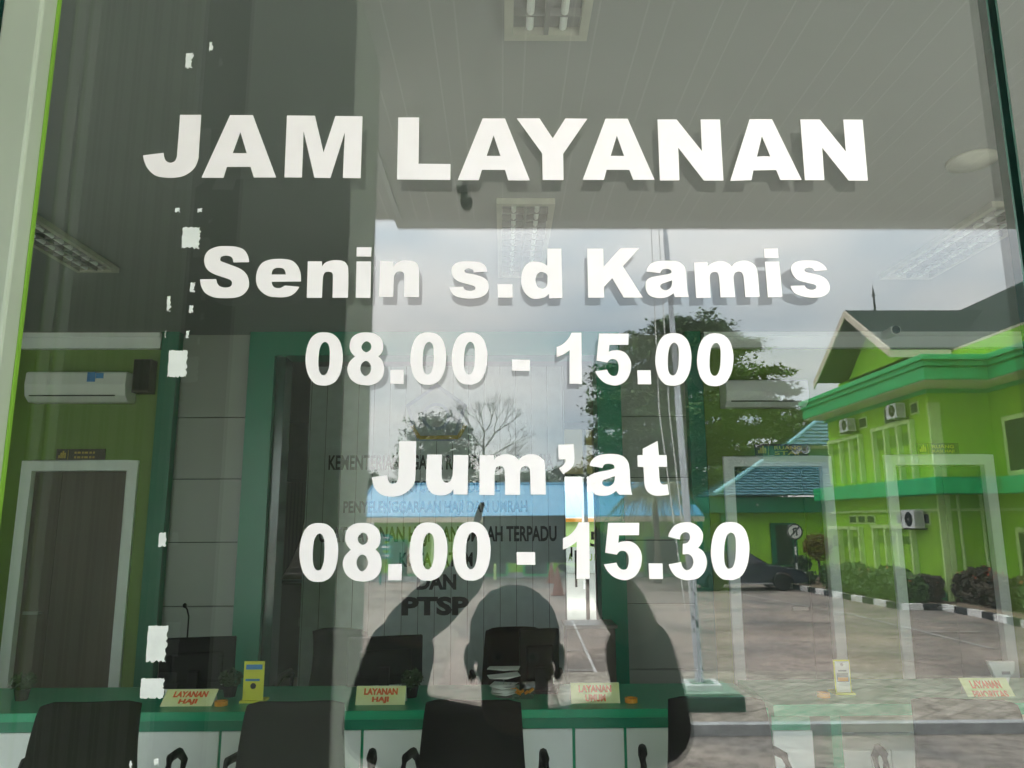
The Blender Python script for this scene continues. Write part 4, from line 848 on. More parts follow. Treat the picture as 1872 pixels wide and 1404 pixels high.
# ---------------------------------------------------------------- office chairs
def chair(loc, rz, label):
    t = thing('office_chair', label, 'office chair', (0, 0, 0), 'black office chairs at the counter')
    def bent(w0, w1, z0, z1, th, curve, y0):
        bm = bmn(); nx, nz_ = 8, 9; V = [[[None]*(nx+1) for _ in range(nz_+1)] for _ in (0, 1)]
        for s_ in (0, 1):
            for j in range(nz_+1):
                for i in range(nx+1):
                    u = i/nx*2-1; v = j/nz_; wd = w0+(w1-w0)*v
                    cr = 1-max(0, abs(u)-.8)*0.0
                    z = z0+(z1-z0)*v - (.02*abs(u)**6 if v > .9 else 0)
                    y = y0 + curve*u*u + .05*math.sin(v*math.pi)*-1 + s_*th - .12*(1-v)*0
                    V[s_][j][i] = bm.verts.new((u*wd, y, z))
        for j in range(nz_):
            for i in range(nx):
                bm.faces.new((V[0][j][i], V[0][j][i+1], V[0][j+1][i+1], V[0][j+1][i])); bm.faces.new((V[1][j][i], V[1][j+1][i], V[1][j+1][i+1], V[1][j][i+1]))
        for j in range(nz_):
            for i in (0, nx): bm.faces.new((V[0][j][i], V[0][j+1][i], V[1][j+1][i], V[1][j][i]))
        for i in range(nx):
            for j in (0, nz_): bm.faces.new((V[0][j][i], V[0][j][i+1], V[1][j][i+1], V[1][j][i]))
        return bm
    obj('backrest', bent(.24, .205, .50, .99, .035, .05, -.26), M['fabric'], t, smooth=True)
    bm = bmn(); tube(bm, [(0, -.26, .58), (0, -.27, .5), (0, -.22, .40), (0, -.05, .40)], .02, 8); obj('back_bar', bm, M['black'], t)
    bm = bmn(); box(bm, -.25, .25, -.24, .25, .43, .50); obj('seat', bm, M['fabric'], t, bevel=.03)
    for s_ in (-1, 1):
        bm = bmn(); tube(bm, [(s_*.24, -.06, .43), (s_*.31, -.08, .52), (s_*.315, -.12, .68), (s_*.31, -.08, .715), (s_*.30, .06, .70), (s_*.295, .16, .64), (s_*.28, .17, .55), (s_*.25, .12, .45)], [.013, .014, .014, .018, .02, .016, .013, .013], 8)
        obj('armrest', bm, M['black'], t, smooth=True)
    bm = bmn(); lathe(bm, [(.03, .12), (.03, .43)], (0, 0, 0), 12); obj('column', bm, M['black'], t)
    for k in range(5):
        an = k*2*math.pi/5+.3; c_, s_ = math.cos(an), math.sin(an); bm = bmn()
        tube(bm, [(0, 0, .13), (.15*c_, .15*s_, .11), (.3*c_, .3*s_, .08)], [.03, .025, .018], 8); lg = obj('leg', bm, M['black'], t)
        bm = bmn(); lathe(bm, [(.028, -.02), (.028, .02)], (.3*c_, .3*s_, .032), 12, 'X'); obj('castor', bm, M['black'], lg)
    t.location = loc; t.rotation_euler.z = rz; return t
ch_y = 3.62
def chx(u): return X(u, 1340, ch_y-.28)
c0 = chair((chx(868), ch_y, 0.004), R(-3), 'black office chair in front of the counter below the reflected chin')
for u, dy, rz, lab in ((132, .02, 4, 'black office chair nearest the pale green door post'), (526, 0, 2, 'black office chair between the two LAYANAN HAJI signs'),
                       (1330, .02, -4, 'black office chair at the end of the counter below the flagpole reflection'), (1795, -.05, -12, 'black office chair at the priority desk')):
    dup(c0, (chx(u), ch_y+dy, 0.004), lab, R(rz))
for u, lab, rz in ((606, 'black office chair behind the counter next to the cabinet', 165), (945, 'black office chair behind the counter behind the paper spike', 185)):
    o = dup(c0, (X(u, 1230, 5.6), 5.4, 0.004), lab, R(rz))

# ================================================================ the courtyard behind the camera (seen in the glass)
# flagpole and plinth
fp = MZ(1282, 1262, GZ+.3); t = thing('flag_plinth', 'low green tiled plinth at the foot of the flagpole', 'plinth', (fp.x, fp.y, GZ))
px1 = MZ(1376, 1284, GZ+.3).x
w1 = px1-fp.x
obj('base', B(fp.x-w1, px1, fp.y-w1, fp.y+w1*.9, GZ+.10, GZ+.30), M['dark_tile'], t, bevel=.01)
obj('top', B(fp.x-w1+.05, px1-.05, fp.y-w1+.05, fp.y+w1*.9-.05, GZ+.3005, GZ+.33), M['green_tile'], t)
obj('inner_curb', B(fp.x-w1*.52, fp.x+w1*.52, fp.y-w1*.45, fp.y+w1*.45, GZ+.3305, GZ+.40), M['white_tile'], t)
obj('bed', B(fp.x-w1*.33, fp.x+w1*.33, fp.y-w1*.27, fp.y+w1*.27, GZ+.4005, GZ+.41), M['green_tile'], t)
t = thing('flagpole', 'tall silver flagpole with peeling paint and two halyard ropes', 'flagpole', (fp.x, fp.y, GZ+.4))
tp = MY(1215, 405, 2*GL-fp.y); lean = (tp.x-fp.x)/(tp.z-GZ)
bm = bmn(); z = [GZ+.41, GZ+2.0, GZ+2.01, GZ+4.2, GZ+4.21, GZ+6.6, GZ+6.61, GZ+11]; rad = [.056, .054, .047, .046, .039, .038, .030, .026]
tube(bm, [(fp.x+lean*(k-GZ), fp.y, k) for k in z], rad, 14); obj('pole', bm, M['pole'], t, smooth=False)
for k, dx in enumerate((-.16, -.30)):
    bm = bmn(); tube(bm, [(fp.x+lean*9.5+dx*.5, fp.y+.1, GZ+10.5), (fp.x+lean*4+dx, fp.y+.1, GZ+4), (fp.x+dx*.6, fp.y+.1, GZ+1.3)], .008, 5); obj('halyard', bm, M['paint_white'], t)
bm = bmn(); rr = random.Random(2)
for k in range(16):
    zz = GZ+rr.uniform(.5, 1.9); an = rr.uniform(.6, 2.4); q = Vector((fp.x+lean*(zz-GZ)+.055*math.cos(an), fp.y+.055*math.sin(an), zz)); h = rr.uniform(.02, .09)
    s_ = Vector((-math.sin(an), math.cos(an), 0))*rr.uniform(.006, .013); nn = Vector((math.cos(an), math.sin(an), 0))*.003
    extrude(bm, [q-s_, q+s_, q+s_*.7+Vector((0, 0, h)), q-s_*.7+Vector((0, 0, h))], nn)
obj('peeled_patch', bm, M['rust'], t)

# ---- two storey lime office on the far side
t = thing('office_building', 'two storey lime green office with emerald eaves and grey gabled roof', 'building', (13, -24, GZ))
WX = 13.2; WX2 = 15.1; WY = 2*GL-22.67; FY = 2*GL-29.9; NY = 2*GL-8.0    # WY wall facing us, FY far end, NY near end
EV0, EV1 = 5.75, 6.45
obj('wall', B(WX, 20, FY, WY, GZ, EV1-.1), M['lime'], t)
obj('wall', B(WX2, 22, WY+.001, NY, GZ, EV1-.1), M['lime'], t)
# upper eave: stepped cornice following the L
def run(bm, off0, off1, z0, z1):
    k = 1.62 if off1 > .5 else 1.0; box(bm, WX-off1, WX-off0, FY-.1, WY+off1*k, z0, z1); box(bm, WX-off0, WX2-off1, WY+off0, WY+off1*k, z0, z1); box(bm, WX2-off1, WX2-off0, WY+off0, NY, z0, z1)
bm = bmn(); run(bm, .001, .95, EV0, EV0+.38); run(bm, .001, 1.02, EV0+.3801, EV0+.54); run(bm, .001, 1.10, EV0+.5401, EV1); obj('upper_eave', bm, M['green_band'], t, bevel=.02)
bm = bmn(); run(bm, .002, .90, EV0-.03, EV0-.001); obj('eave_soffit', bm, M['cream'], t)
zb0, zb1 = PX(1690, 720, WX).z, PX(1690, 712, WX).z
bm = bmn(); run(bm, .001, .10, zb0, zb1); obj('wall_band', bm, M['green_band'], t)
# canopy between the floors
bm = bmn(); run(bm, .001, .75, 2.47, 2.95); obj('mid_canopy', bm, M['green_band'], t, bevel=.02)
bm = bmn(); run(bm, .001, .12, 1.98, 2.06); obj('string_course', bm, M['lime_pale'], t)
bm = bmn(); run(bm, .001, .06, GZ+.0, GZ+.35); obj('plinth_band', bm, M['green_band'], t)
def yz(u, v): p = PX(u, v, WX); return 2*GL-p.y, p.z
# fin frames on the far wall: upper and lower floor, two groups
def fins(us, vt, vb, deep=.17):
    f = [yz(u, vt)[0] for u in us]; zt = yz((us[0]+us[-1])/2, vt)[1]; zb = yz((us[0]+us[-1])/2, vb)[1]
    bm = bmn(); w_ = .055
    for y in f: box(bm, WX-deep, WX-.001, y-w_, y+w_, zb, zt)
    box(bm, WX-deep-.004, WX-.001, min(f)-w_-.03, max(f)+w_+.03, zt+.001, zt+.12)
    obj('fin_frame', bm, M['lime_pale'], t)
    for a, b in zip(f, f[1:]):
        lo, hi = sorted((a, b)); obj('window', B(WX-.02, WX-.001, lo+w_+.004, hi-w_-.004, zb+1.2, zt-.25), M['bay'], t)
fins([1521, 1541, 1559, 1577], 806, 884); fins([1601, 1623, 1647, 1671], 782, 884)
fins([1522, 1540, 1558, 1577], 968, 1058); fins([1603, 1625, 1647, 1673], 966, 1060)
def wall_win(u0, v0, u1, v1, mm='window_dark', n_=1):
    y0, z1 = yz(u0, v0); y1, z0 = yz(u1, v1); lo, hi = min(y0, y1), max(y0, y1)
    for k in range(n_):
        a = lo+(hi-lo)*k/n_+.05; b = lo+(hi-lo)*(k+1)/n_-.05
        f = obj('window', B(WX-.03, WX-.001, a, b, min(z0, z1), max(z0, z1)), M['lime_pale'], t)
        obj('pane', B(WX-.036, WX-.0305, a+.05, b-.05, min(z0, z1)+.05, max(z0, z1)-.05), M[mm], f)
wall_win(1534, 774, 1566, 790); wall_win(1570, 765, 1588, 781); wall_win(1615, 748, 1659, 768); wall_win(1663, 738, 1683, 755)
wall_win(1553, 942, 1603, 958, 'window_dark', 3); wall_win(1638, 938, 1705, 960, 'window_dark', 2)
# windows on the near wing (x = WX2), framed
for (ya, yb, z0, z1) in ((WY+.7, WY+3.4, 3.0, 4.75), (WY+5.2, WY+7.8, 3.0, 4.75), (WY+.7, WY+3.4, -.3, 1.5), (WY+5.2, WY+7.8, -.3, 1.5)):
    f = obj('window', B(WX2-.16, WX2-.001, ya, yb, z0, z1), M['lime_pale'], t)
    obj('pane', B(WX2-.165, WX2-.1605, ya+.14, yb-.14, z0+.14, z1-.14), M['window_dark'], f)
for dx in (.55, 1.25): obj('drain_pipe', (lambda b: (lathe(b, [(.045, 0), (.045, 3.2)], (WX+dx, WY+.06, GZ+.1), 10), b)[1])(bmn()), M['lime_pale'], t)
# corner column
obj('corner_pier', B(WX-.06, WX+.30, WY+.001, WY+.08, GZ, EV0-.46), M['lime_pale'], t)
# roofs
gx = 12.5; ga, gb, gt = 2*GL-23.27, 2*GL-29.16, 2*GL-26.1; z0, zt = 7.11, 9.19; rx = 19.2
bm = bmn()
extrude(bm, [(gx, ga+.02, z0), (rx+3, ga+.02, z0), (rx+3, gt, zt), (gx, gt, zt)], (0, 0, .06)); extrude(bm, [(gx, gb-.02, z0), (gx, gt, zt), (rx+3, gt, zt), (rx+3, gb-.02, z0)], (0, 0, .06))
obj('roof', bm, M['roof_grey'], t)
ex = 14.55
bm = bmn(); extrude(bm, [(ex, NY+1, 7.13), (rx, NY+1, 10.3), (rx, FY-.5, 10.3), (ex, FY-.5, 7.13)], (0, 0, .06)); extrude(bm, [(rx, NY+1, 10.3), (23.9, NY+1, 7.13), (23.9, FY-.5, 7.13), (rx, FY-.5, 10.3)], (0, 0, .06)); obj('roof', bm, M['roof_grey'], t)
bm = bmn(); h = .24
extrude(bm, [(gx-.06, ga+.03, z0-h), (gx-.06, ga+.03, z0+.05), (gx-.06, gt, zt+.05), (gx-.06, gt, zt-h)], (.05, 0, 0)); extrude(bm, [(gx-.06, gb-.03, z0+.05), (gx-.06, gb-.03, z0-h), (gx-.06, gt, zt-h), (gx-.06, gt, zt+.05)], (.05, 0, 0))
box(bm, gx, ex-.1, ga-.01, ga+.04, z0-h, z0+.0); obj('bargeboard', bm, M['cream'], t)
bm = bmn(); box(bm, ex-.04, ex+.01, ga+.05, NY+1, 7.13-.28, 7.14); box(bm, ex+.011, ex+.9, ga+.05, NY+1, 6.84, 6.86); obj('fascia_board', bm, M['cream'], t)
bm = bmn(); extrude(bm, [(gx+1.0, ga-.45, z0-.3), (gx+1.0, gb+.45, z0-.3), (gx+1.0, gt, zt-.32)], (.1, 0, 0)); box(bm, gx+1.0, WX2+.5, FY+.6, ga-.7, EV1-.2, z0-.02); box(bm, WX2-.6, WX2+2, ga-.6, NY-.5, EV1-.2, z0-.05); obj('gable_wall', bm, M['lime'], t)
bm = bmn(); y_ = 2*GL-26; lathe(bm, [(.045, 0), (.03, .55), (.075, .57), (.04, .65), (.004, 1.0)], (13.6, gt, zt+.03), 8); obj('lightning_rod', bm, M['black'], t)
# outdoor air conditioner units
def outdoor(u, v, label, sz=.8):
    x = WX-.30; p_ = PX(u, v, x); y, z = 2*GL-p_.y, p_.z; o = thing('outdoor_unit', label, 'air conditioner', (x, y, z-.3), 'outdoor air conditioner units on the lime office')
    obj('case', B(x-.15, x+.17, y-.40*sz, y+.40*sz, z-.3*sz, z+.3*sz), M['ac_white'], o, bevel=.015)
    bm = bmn(); lathe(bm, [(.001, -.004), (.22*sz, -.004), (.24*sz, 0), (.24*sz, .004)], (x-.151, y+.06, z), 24, 'X'); obj('fan_grille', bm, M['black'], o)
    bm = bmn(); lathe(bm, [(.001, -.012), (.045, -.01), (.05, 0)], (x-.156, y+.06, z), 12, 'X'); obj('hub', bm, M['steel'], o)
    bm = bmn()
    for k in range(7): box(bm, x-.13+k*.04, x-.12+k*.04, y+.4*sz+.0005, y+.4*sz+.006, z-.24*sz, z+.24*sz)
    obj('side_grille', bm, M['black'], o)
    bm = bmn()
    for yy in (y-.3*sz, y+.3*sz): box(bm, x-.15, WX-.002, yy-.02, yy+.02, z-.3*sz-.04, z-.3*sz-.0005)
    obj('bracket', bm, M['black'], o)
outdoor(1637, 752, 'white outdoor unit above the nearer upper fin frames of the lime office')
outdoor(1549, 778, 'white outdoor unit above the farther upper fin frames of the lime office')
outdoor(1668, 949, 'white outdoor unit under the emerald canopy of the lime office', .95)
# kerb, planting strip and hedges in front of it
kp = [MZ(1360, 1057, GZ+.1), MZ(1440, 1069, GZ+.1), MZ(1480, 1077, GZ+.1), MZ(1560, 1092, GZ+.1), MZ(1648, 1108, GZ+.1), MZ(1725, 1109, GZ+.1), MZ(1800, 1123, GZ+.1), MZ(1872, 1139, GZ+.1), MZ(2100, 1190, GZ+.1)]
bmw, bmb = bmn(), bmn(); k = 0
for a, b in zip(kp, kp[1:]):
    L = (b-a).length; n_ = max(1, round(L/.62)); d = (b-a)/L; s_ = Vector((-d.y, d.x, 0))*.07
    for i in range(n_):
        p, q = a+d*(L*i/n_), a+d*(L*(i+1)/n_-.004); bm = bmw if k % 2 else bmb; k += 1
        extrude(bm, [Vector((c.x, c.y, GZ+.004)) for c in (p-s_, q-s_, q+s_, p+s_)], (0, 0, .17))
me = bpy.data.meshes.new('k'); bmb.to_mesh(me); nb = len(bmw.faces); bmw.from_mesh(me); bpy.data.meshes.remove(me); bmb.free()
bmw.faces.ensure_lookup_table()
for f in bmw.faces[nb:]: f.material_index = 1
o = struct('painted_kerb', bmw, [M['paint_white'], M['paint_black']])
bm = bmn(); extrude(bm, [Vector((p.x+.12, p.y-.1, GZ+.003)) for p in kp]+[Vector((22, kp[-1].y, GZ+.003)), Vector((22, FY-2, GZ+.003)), Vector((kp[0].x, FY-2, GZ+.003))], (0, 0, .10)); struct('planting_bed', bm, M['soil'])
def hedge(p0, p1, wd, h, n_, label, m='leaf_hedge', fl=40, seed=1, z0=GZ+.08):
    o = thing('hedge', label, 'hedge', ((p0[0]+p1[0])/2, (p0[1]+p1[1])/2, z0), 'flowering hedges along the painted kerb')
    bm = bmn(); r = random.Random(seed); d = Vector((p1[0]-p0[0], p1[1]-p0[1], 0)); L = d.length; d /= L; s_ = Vector((-d.y, d.x, 0))
    fm = bmn()
    for k in range(n_+fl):
        u, vv, zz = r.uniform(0, 1), r.uniform(-1, 1), r.random()**.7
        hh = h*(.86+.14*math.sin(u*L*3+seed)+.08*r.random()); q = Vector((p0[0], p0[1], z0))+d*u*L+s_*vv*wd*.5*(.75+.25*math.sin(zz*3))+Vector((0, 0, zz*hh))
        isf = k >= n_
        if isf: q.z = z0+hh*r.uniform(.75, 1.04)
        sz = r.uniform(.05, .11) if not isf else r.uniform(.03, .06)
        a = Vector((r.gauss(0, 1), r.gauss(0, 1), r.gauss(0, 1))).normalized(); b = a.orthogonal().normalized()
        tgt = fm if isf else bm
        tgt.faces.new([tgt.verts.new(q+a*sz*i+b*sz*.55*j) for i, j in ((-1, 0), (0, -1), (1, 0), (0, 1))])
    obj('foliage', bm, M[m], o); obj('blossom', fm, M['flower'], o)
def off(p, dx, dy=0): return (p.x+dx, p.y+dy)
hedge(off(kp[2], .75), off(kp[4], .75, -.5), .8, .95, 5200, 'clipped green hedge with red blossoms below the fin frames', seed=3, fl=90)
hedge(off(MZ(1662, 1106, GZ), .5, .1), off(MZ(1694, 1106, GZ), .3, 0), .8, .95, 1500, 'dark reddish hedge clump at the building corner', 'leaf_red', 12, 4)
hedge(off(MZ(1736, 1108, GZ), .55, -.2), off(MZ(1812, 1126, GZ), .75, .1), .7, 1.0, 2400, 'dark hedge clump with orange blossoms by the near wing', 'leaf_red', 120, 5)
hedge(off(MZ(1832, 1130, GZ), .9, 0), off(MZ(2050, 1176, GZ), .9, 0), .8, .95, 3600, 'long green hedge in front of the near wing', 'leaf_hedge', 60, 6)
hedge(off(MZ(1395, 1062, GZ), .6, -.5), off(MZ(1470, 1076, GZ), .45, -.4), .6, .55, 1400, 'low dark hedge beside the parked car', 'leaf_dark', 10, 8)
tb = MY(1495, 1000, 29.5)
o = thing('topiary', 'round golden topiary bush on a thin stem', 'shrub', (tb.x, tb.y, GZ)); bm = bmn(); leaf_cloud(bm, tb, .55, .55, .55, 1500, .07, 21, 0.2); obj('foliage', bm, M['leaf_gold'], o)
bm = bmn(); tube(bm, [(tb.x, tb.y, GZ+.1), (tb.x+.03, tb.y, tb.z)], .04, 7); obj('trunk', bm, M['bark'], o)
tb = MY(1466, 1030, 30); o = thing('topiary', 'small square clipped dark bush beside the round sign', 'shrub', (tb.x, tb.y, GZ)); bm = bmn(); leaf_cloud(bm, tb, .38, .38, .32, 800, .06, 22, 0.1); obj('foliage', bm, M['leaf_dark'], o)
bm = bmn(); tube(bm, [(tb.x, tb.y, GZ+.1), (tb.x+.02, tb.y, tb.z)], .035, 7); obj('trunk', bm, M['bark'], o)

# ---- building with the tiled sea blue roof
BY = 34.0
def T(u, v, Y=BY): return MY(u, v, Y)
o = thing('tiled_roof_house', 'low green building with a stepped sea blue tiled roof', 'building', (T(1400, 950).x, T(1400, 950).y, GZ))
ez = T(1380, 906).z; x0 = T(1306, 906).x; x1 = 17.0; xw = T(1240, 906).x; yb = 2*GL-BY
obj('wall', B(xw+.8, x1, yb-5, yb-.9, GZ, ez-.1), M['lime'], o)
obj('fascia', B(xw+.1, x1, yb-.35, yb-.2, T(1380, 937).z, ez-.06), M['teal'], o)
obj('ceiling', B(xw+.3, x1, yb-5.2, yb-.36, ez-.25, ez-.1), M['cream'], o)
def tiles(bm, a, b, c, d, rows_, amp=.05):
    """tile courses between the lower edge a-b and the upper edge d-c, each course stepped"""
    a, b, c, d = map(Vector, (a, b, c, d))
    nrm = (b-a).cross(d-a).normalized()
    if nrm.z < 0: nrm = -nrm
    for k in range(rows_):
        t0, t1 = k/rows_, (k+1)/rows_; l0, r0 = a.lerp(d, t0), b.lerp(c, t0); l1, r1 = a.lerp(d, t1), b.lerp(c, t1); n_ = max(1, int((r0-l0).length/.3)); prev = None
        for i in range(n_+1):
            f = i/n_; wv = abs(math.sin(f*n_*math.pi/2))*amp
            lo = l0.lerp(r0, f)+nrm*(amp+wv); hi = l1.lerp(r1, f)+nrm*wv*.5; lo2 = l0.lerp(r0, f)
            cur = [bm.verts.new(q) for q in (lo2, lo, hi)]
            if prev: bm.faces.new((prev[0], cur[0], cur[1], prev[1])); bm.faces.new((prev[1], cur[1], cur[2], prev[2]))
            prev = cur
mz = T(1430, 845, BY+2.6).z; mx0 = T(1394, 845, BY+2.6).x; my = 2*GL-(BY+2.6)
bm = bmn(); tiles(bm, (x0, yb, ez), (x1, yb, ez), (x1, my, mz), (mx0, my, mz), 13); tiles(bm, (x0, yb-9, ez), (x0, yb, ez), (mx0, my, mz), (mx0, my-4, mz), 13); obj('lower_roof', bm, M['roof_cyan'], o)
bm = bmn(); tube(bm, [(x0, yb, ez+.08), (mx0, my, mz+.08)], .11, 7); obj('ridge_cap', bm, M['roof_cap'], o)
uz = T(1450, 814, BY+2.3).z; ux0 = T(1440, 806, BY+2.3).x; uy = 2*GL-(BY+2.3)
obj('upper_wall', B(mx0+.05, x1, my-3, my-.05, mz-.1, uz), M['teal'], o)
obj('upper_fascia', B(ux0+.05, x1, my-.02, my+.06, uz-.14, uz+.0), M['cream'], o)
tx, ty, tz = T(1502, 764, BY+4.6).x, 2*GL-(BY+4.6), T(1502, 764, BY+4.6).z
bm = bmn(); tiles(bm, (ux0, uy, uz), (x1, uy, uz), (x1, ty, tz), (tx, ty, tz), 8); tiles(bm, (ux0, uy-5, uz), (ux0, uy, uz), (tx, ty, tz), (tx, ty-.1, tz), 8); obj('upper_roof', bm, M['roof_cyan'], o)
bm = bmn(); tube(bm, [(ux0, uy, uz+.07), (tx, ty, tz+.07)], .09, 7); tube(bm, [(tx, ty, tz+.07), (x1, ty, tz+.07)], .09, 7); obj('ridge_cap', bm, M['roof_cap'], o)
wl = T(1420, 960); wr = T(1468, 960); zt_ = T(1440, 956, BY+.9).z; zb_ = T(1440, 1034, BY+.9).z
f = obj('window', B(wl.x, wr.x, yb-.9, yb-.8, zb_, zt_), M['teal'], o); obj('pane', B(wl.x+.22, wr.x-.22, yb-.8, yb-.79, zb_+.05, zt_-.1), M['window_dark'], f)
for xx in (xw+1.0, T(1330, 960).x): obj('column', B(xx-.15, xx+.15, yb-.7, yb-.4, GZ, ez-.26), M['emerald'], o)
for u in (1455, 1473):
    p = T(u, 821, BY+2.4); s_ = thing('horn_speaker', 'grey horn loudspeaker under the blue upper roof, %s' % ('beside the tall tree' if u < 1460 else 'nearer the fin frames'), 'loudspeaker', p, 'pair of horn loudspeakers')
    bm = bmn(); lathe(bm, [(.04, -.42), (.06, -.3), (.11, -.14), (.22, 0), (.235, .0), (.12, -.13), (.05, -.2)], p, 20, 'Y'); obj('horn', bm, M['pole'], s_, smooth=True)
    bm = bmn(); lathe(bm, [(.001, -.09), (.05, -.1), (.05, -.2)], p, 12, 'Y'); obj('driver', bm, M['steel'], s_)
p = T(1385, 923, BY+.1); tag(obj('ceiling_lamp', (lambda b: (lathe(b, [(.02, .06), (.06, .03), (.07, -.03), (.03, -.07), (.001, -.075)], p, 12), b)[1])(bmn()), M['lens'], smooth=True), 'small round lamp on the green fascia of the tiled house', 'lamp')

# round parking sign on a striped pole
p = MY(1453, 972, 28.5); b0 = MZ(1457, 1050, GZ)
o = thing('round_sign', 'round white traffic sign on a black and white striped pole', 'traffic sign', (p.x, p.y, GZ))
bm = bmn(); lathe(bm, [(.001, .0), (.30, .0), (.30, .02), (.001, .02)], (p.x, p.y, p.z), 28, 'Y'); obj('disc', bm, M['paint_white'], o)
bm = bmn(); lathe(bm, [(.25, .024), (.30, .024)], (p.x, p.y, p.z), 28, 'Y', False); extrude(bm, [(p.x-.2, p.y+.024, p.z-.16), (p.x-.16, p.y+.024, p.z-.2), (p.x+.2, p.y+.024, p.z+.16), (p.x+.16, p.y+.024, p.z+.2)], (0, .003, 0)); text_bm(bm, 'P', p.x-.09, p.x+.09, p.z-.15, p.z+.15, p.y+.025, .03, face=1); obj('symbol', bm, M['paint_black'], o)
zz = GZ; k = 0
bw, bb = bmn(), bmn()
while zz < p.z-.3: lathe(bb if k % 2 else bw, [(.035, zz), (.035, min(zz+.3, p.z-.3))], (p.x, p.y-.04, 0), 10); zz += .3; k += 1
lathe(bb, [(.03, p.z-.3), (.03, p.z+.2)], (p.x, p.y-.04, 0), 10)
obj('pole', bb, M['paint_black'], o); obj('pole_band', bw, M['paint_white'], o)

# ---- long low building with the blue metal roof
LY = 33.0
def L_(u, v, Y=LY): return MY(u, v, Y)
o = thing('canteen_building', 'long low lime building with a bright blue metal roof', 'building', (L_(950, 1000).x, L_(950, 1000).y, GZ))
x0, x1 = L_(642, 946).x, L_(1262, 946).x+.6; ye = 2*GL-LY; ez = L_(950, 945).z; rz = L_(950, 887, LY+4).z; yr = 2*GL-(LY+4); xa = L_(683, 887, LY+4).x
bm = bmn(); extrude(bm, [(x0, ye, ez), (x1, ye, ez), (x1, yr, rz), (xa, yr, rz)], (0, 0, .05)); extrude(bm, [(x0, ye, ez), (xa, yr, rz), (xa, yr-.2, rz), (x0, yr-3, ez)], (0, 0, .05)); obj('roof', bm, M['roof_blue'], o)
bm = bmn(); tube(bm, [(x1, yr, rz+.06), (xa, yr, rz+.06), (x0, ye, ez+.06)], .09, 6); obj('ridge_cap', bm, M['roof_blue'], o)
obj('fascia', B(x0+.02, x1, ye-.02, ye+.06, ez-.22, ez-.005), M['cream'], o)
obj('wall', B(x0+.8, x1, yr-.5, ye-1.2, GZ, ez-.1), M['lime'], o)
obj('plinth', B(x0+.75, x1, ye-1.2, ye-1.15, GZ, GZ+.25), M['kerb'], o)
for u0, u1, v0, m_ in ((715, 740, 990, 'emerald'), (868, 925, 965, 'window_dark'), (745, 770, 1000, 'cream'), (960, 1000, 1000, 'window_dark'), (1180, 1240, 985, 'window_dark'), (1120, 1160, 985, 'window_dark')):
    a, b = L_(u0, v0, LY+1.2), L_(u1, 1050, LY+1.2); f = obj('window', B(a.x-.1, b.x+.1, ye-1.2, ye-1.12, b.z-.05, a.z+.1), M['green_band'], o)
    obj('pane', B(a.x, b.x, ye-1.12, ye-1.11, b.z+.03, a.z), M[m_], f)
for u in (790, 905, 1010, 1110, 1205): obj('post', (lambda b: (lathe(b, [(.06, GZ), (.06, ez-.2)], (L_(u, 1000).x, ye-.2, 0), 10), b)[1])(bmn()), M['lime_pale'], o)
bm = bmn()
pp = [MZ(660, 1066, GZ), MZ(760, 1064, GZ), MZ(905, 1063, GZ), MZ(1010, 1063, GZ)]
o2 = thing('direction_sign', 'teal direction sign with white arrow boards by the low building', 'direction sign', (L_(700, 1030, 31).x, L_(700, 1030, 31).y, GZ))
a = L_(697, 975, 31); bm = bmn(); lathe(bm, [(.04, GZ), (.04, a.z+.05)], (a.x, a.y-.04, 0), 10); obj('pole', bm, M['teal_sign'], o2)
for k, v in enumerate((983, 1000, 1016)):
    q = L_(697, v, 31); q1 = L_(712, v, 31); h = .13; bm = bmn(); extrude(bm, [(q.x-.12, a.y, q.z-h), (q1.x, a.y, q.z-h), (q1.x+.16, a.y, q.z), (q1.x, a.y, q.z+h), (q.x-.12, a.y, q.z+h)], (0, .03, 0)); obj('arrow_board', bm, M['teal_sign'], o2)
    bm = bmn(); box(bm, q.x, q1.x, a.y+.031, a.y+.036, q.z-.035, q.z+.035); obj('arrow_mark', bm, M['paint_white'], o2)
# traffic cones
def cone(u, v, s, label):
    p = MZ(u, v, GZ); o = thing('traffic_cone', label, 'traffic cone', p, 'orange cones on the court')
    bm = bmn(); lathe(bm, [(.19*s, .03), (.03*s, .95*s), (.001, .96*s)], p, 16); obj('body', bm, M['cone'], o)
    obj('base', B(p.x-.24*s, p.x+.24*s, p.y-.24*s, p.y+.24*s, GZ+.013, GZ+.045), M['cone'], o)
cone(1020, 1088, 1.0, 'faded orange cone standing nearer on the pale court'); cone(1008, 1066, .95, 'orange cone farther off against the lime wall')
for u0, u1, lab in ((640, 700, 'low black and white kerb blocks by the direction sign'), (700, 860, 'long low planter edge before the lime wall')):
    a, b = MZ(u0, 1064, GZ), MZ(u1, 1064, GZ); tag(obj('planter_edge', B(a.x, b.x, a.y-.1, a.y+.1, GZ+.004, GZ+.2), M['kerb']), lab, 'planter edge', 'planter edges by the low building')

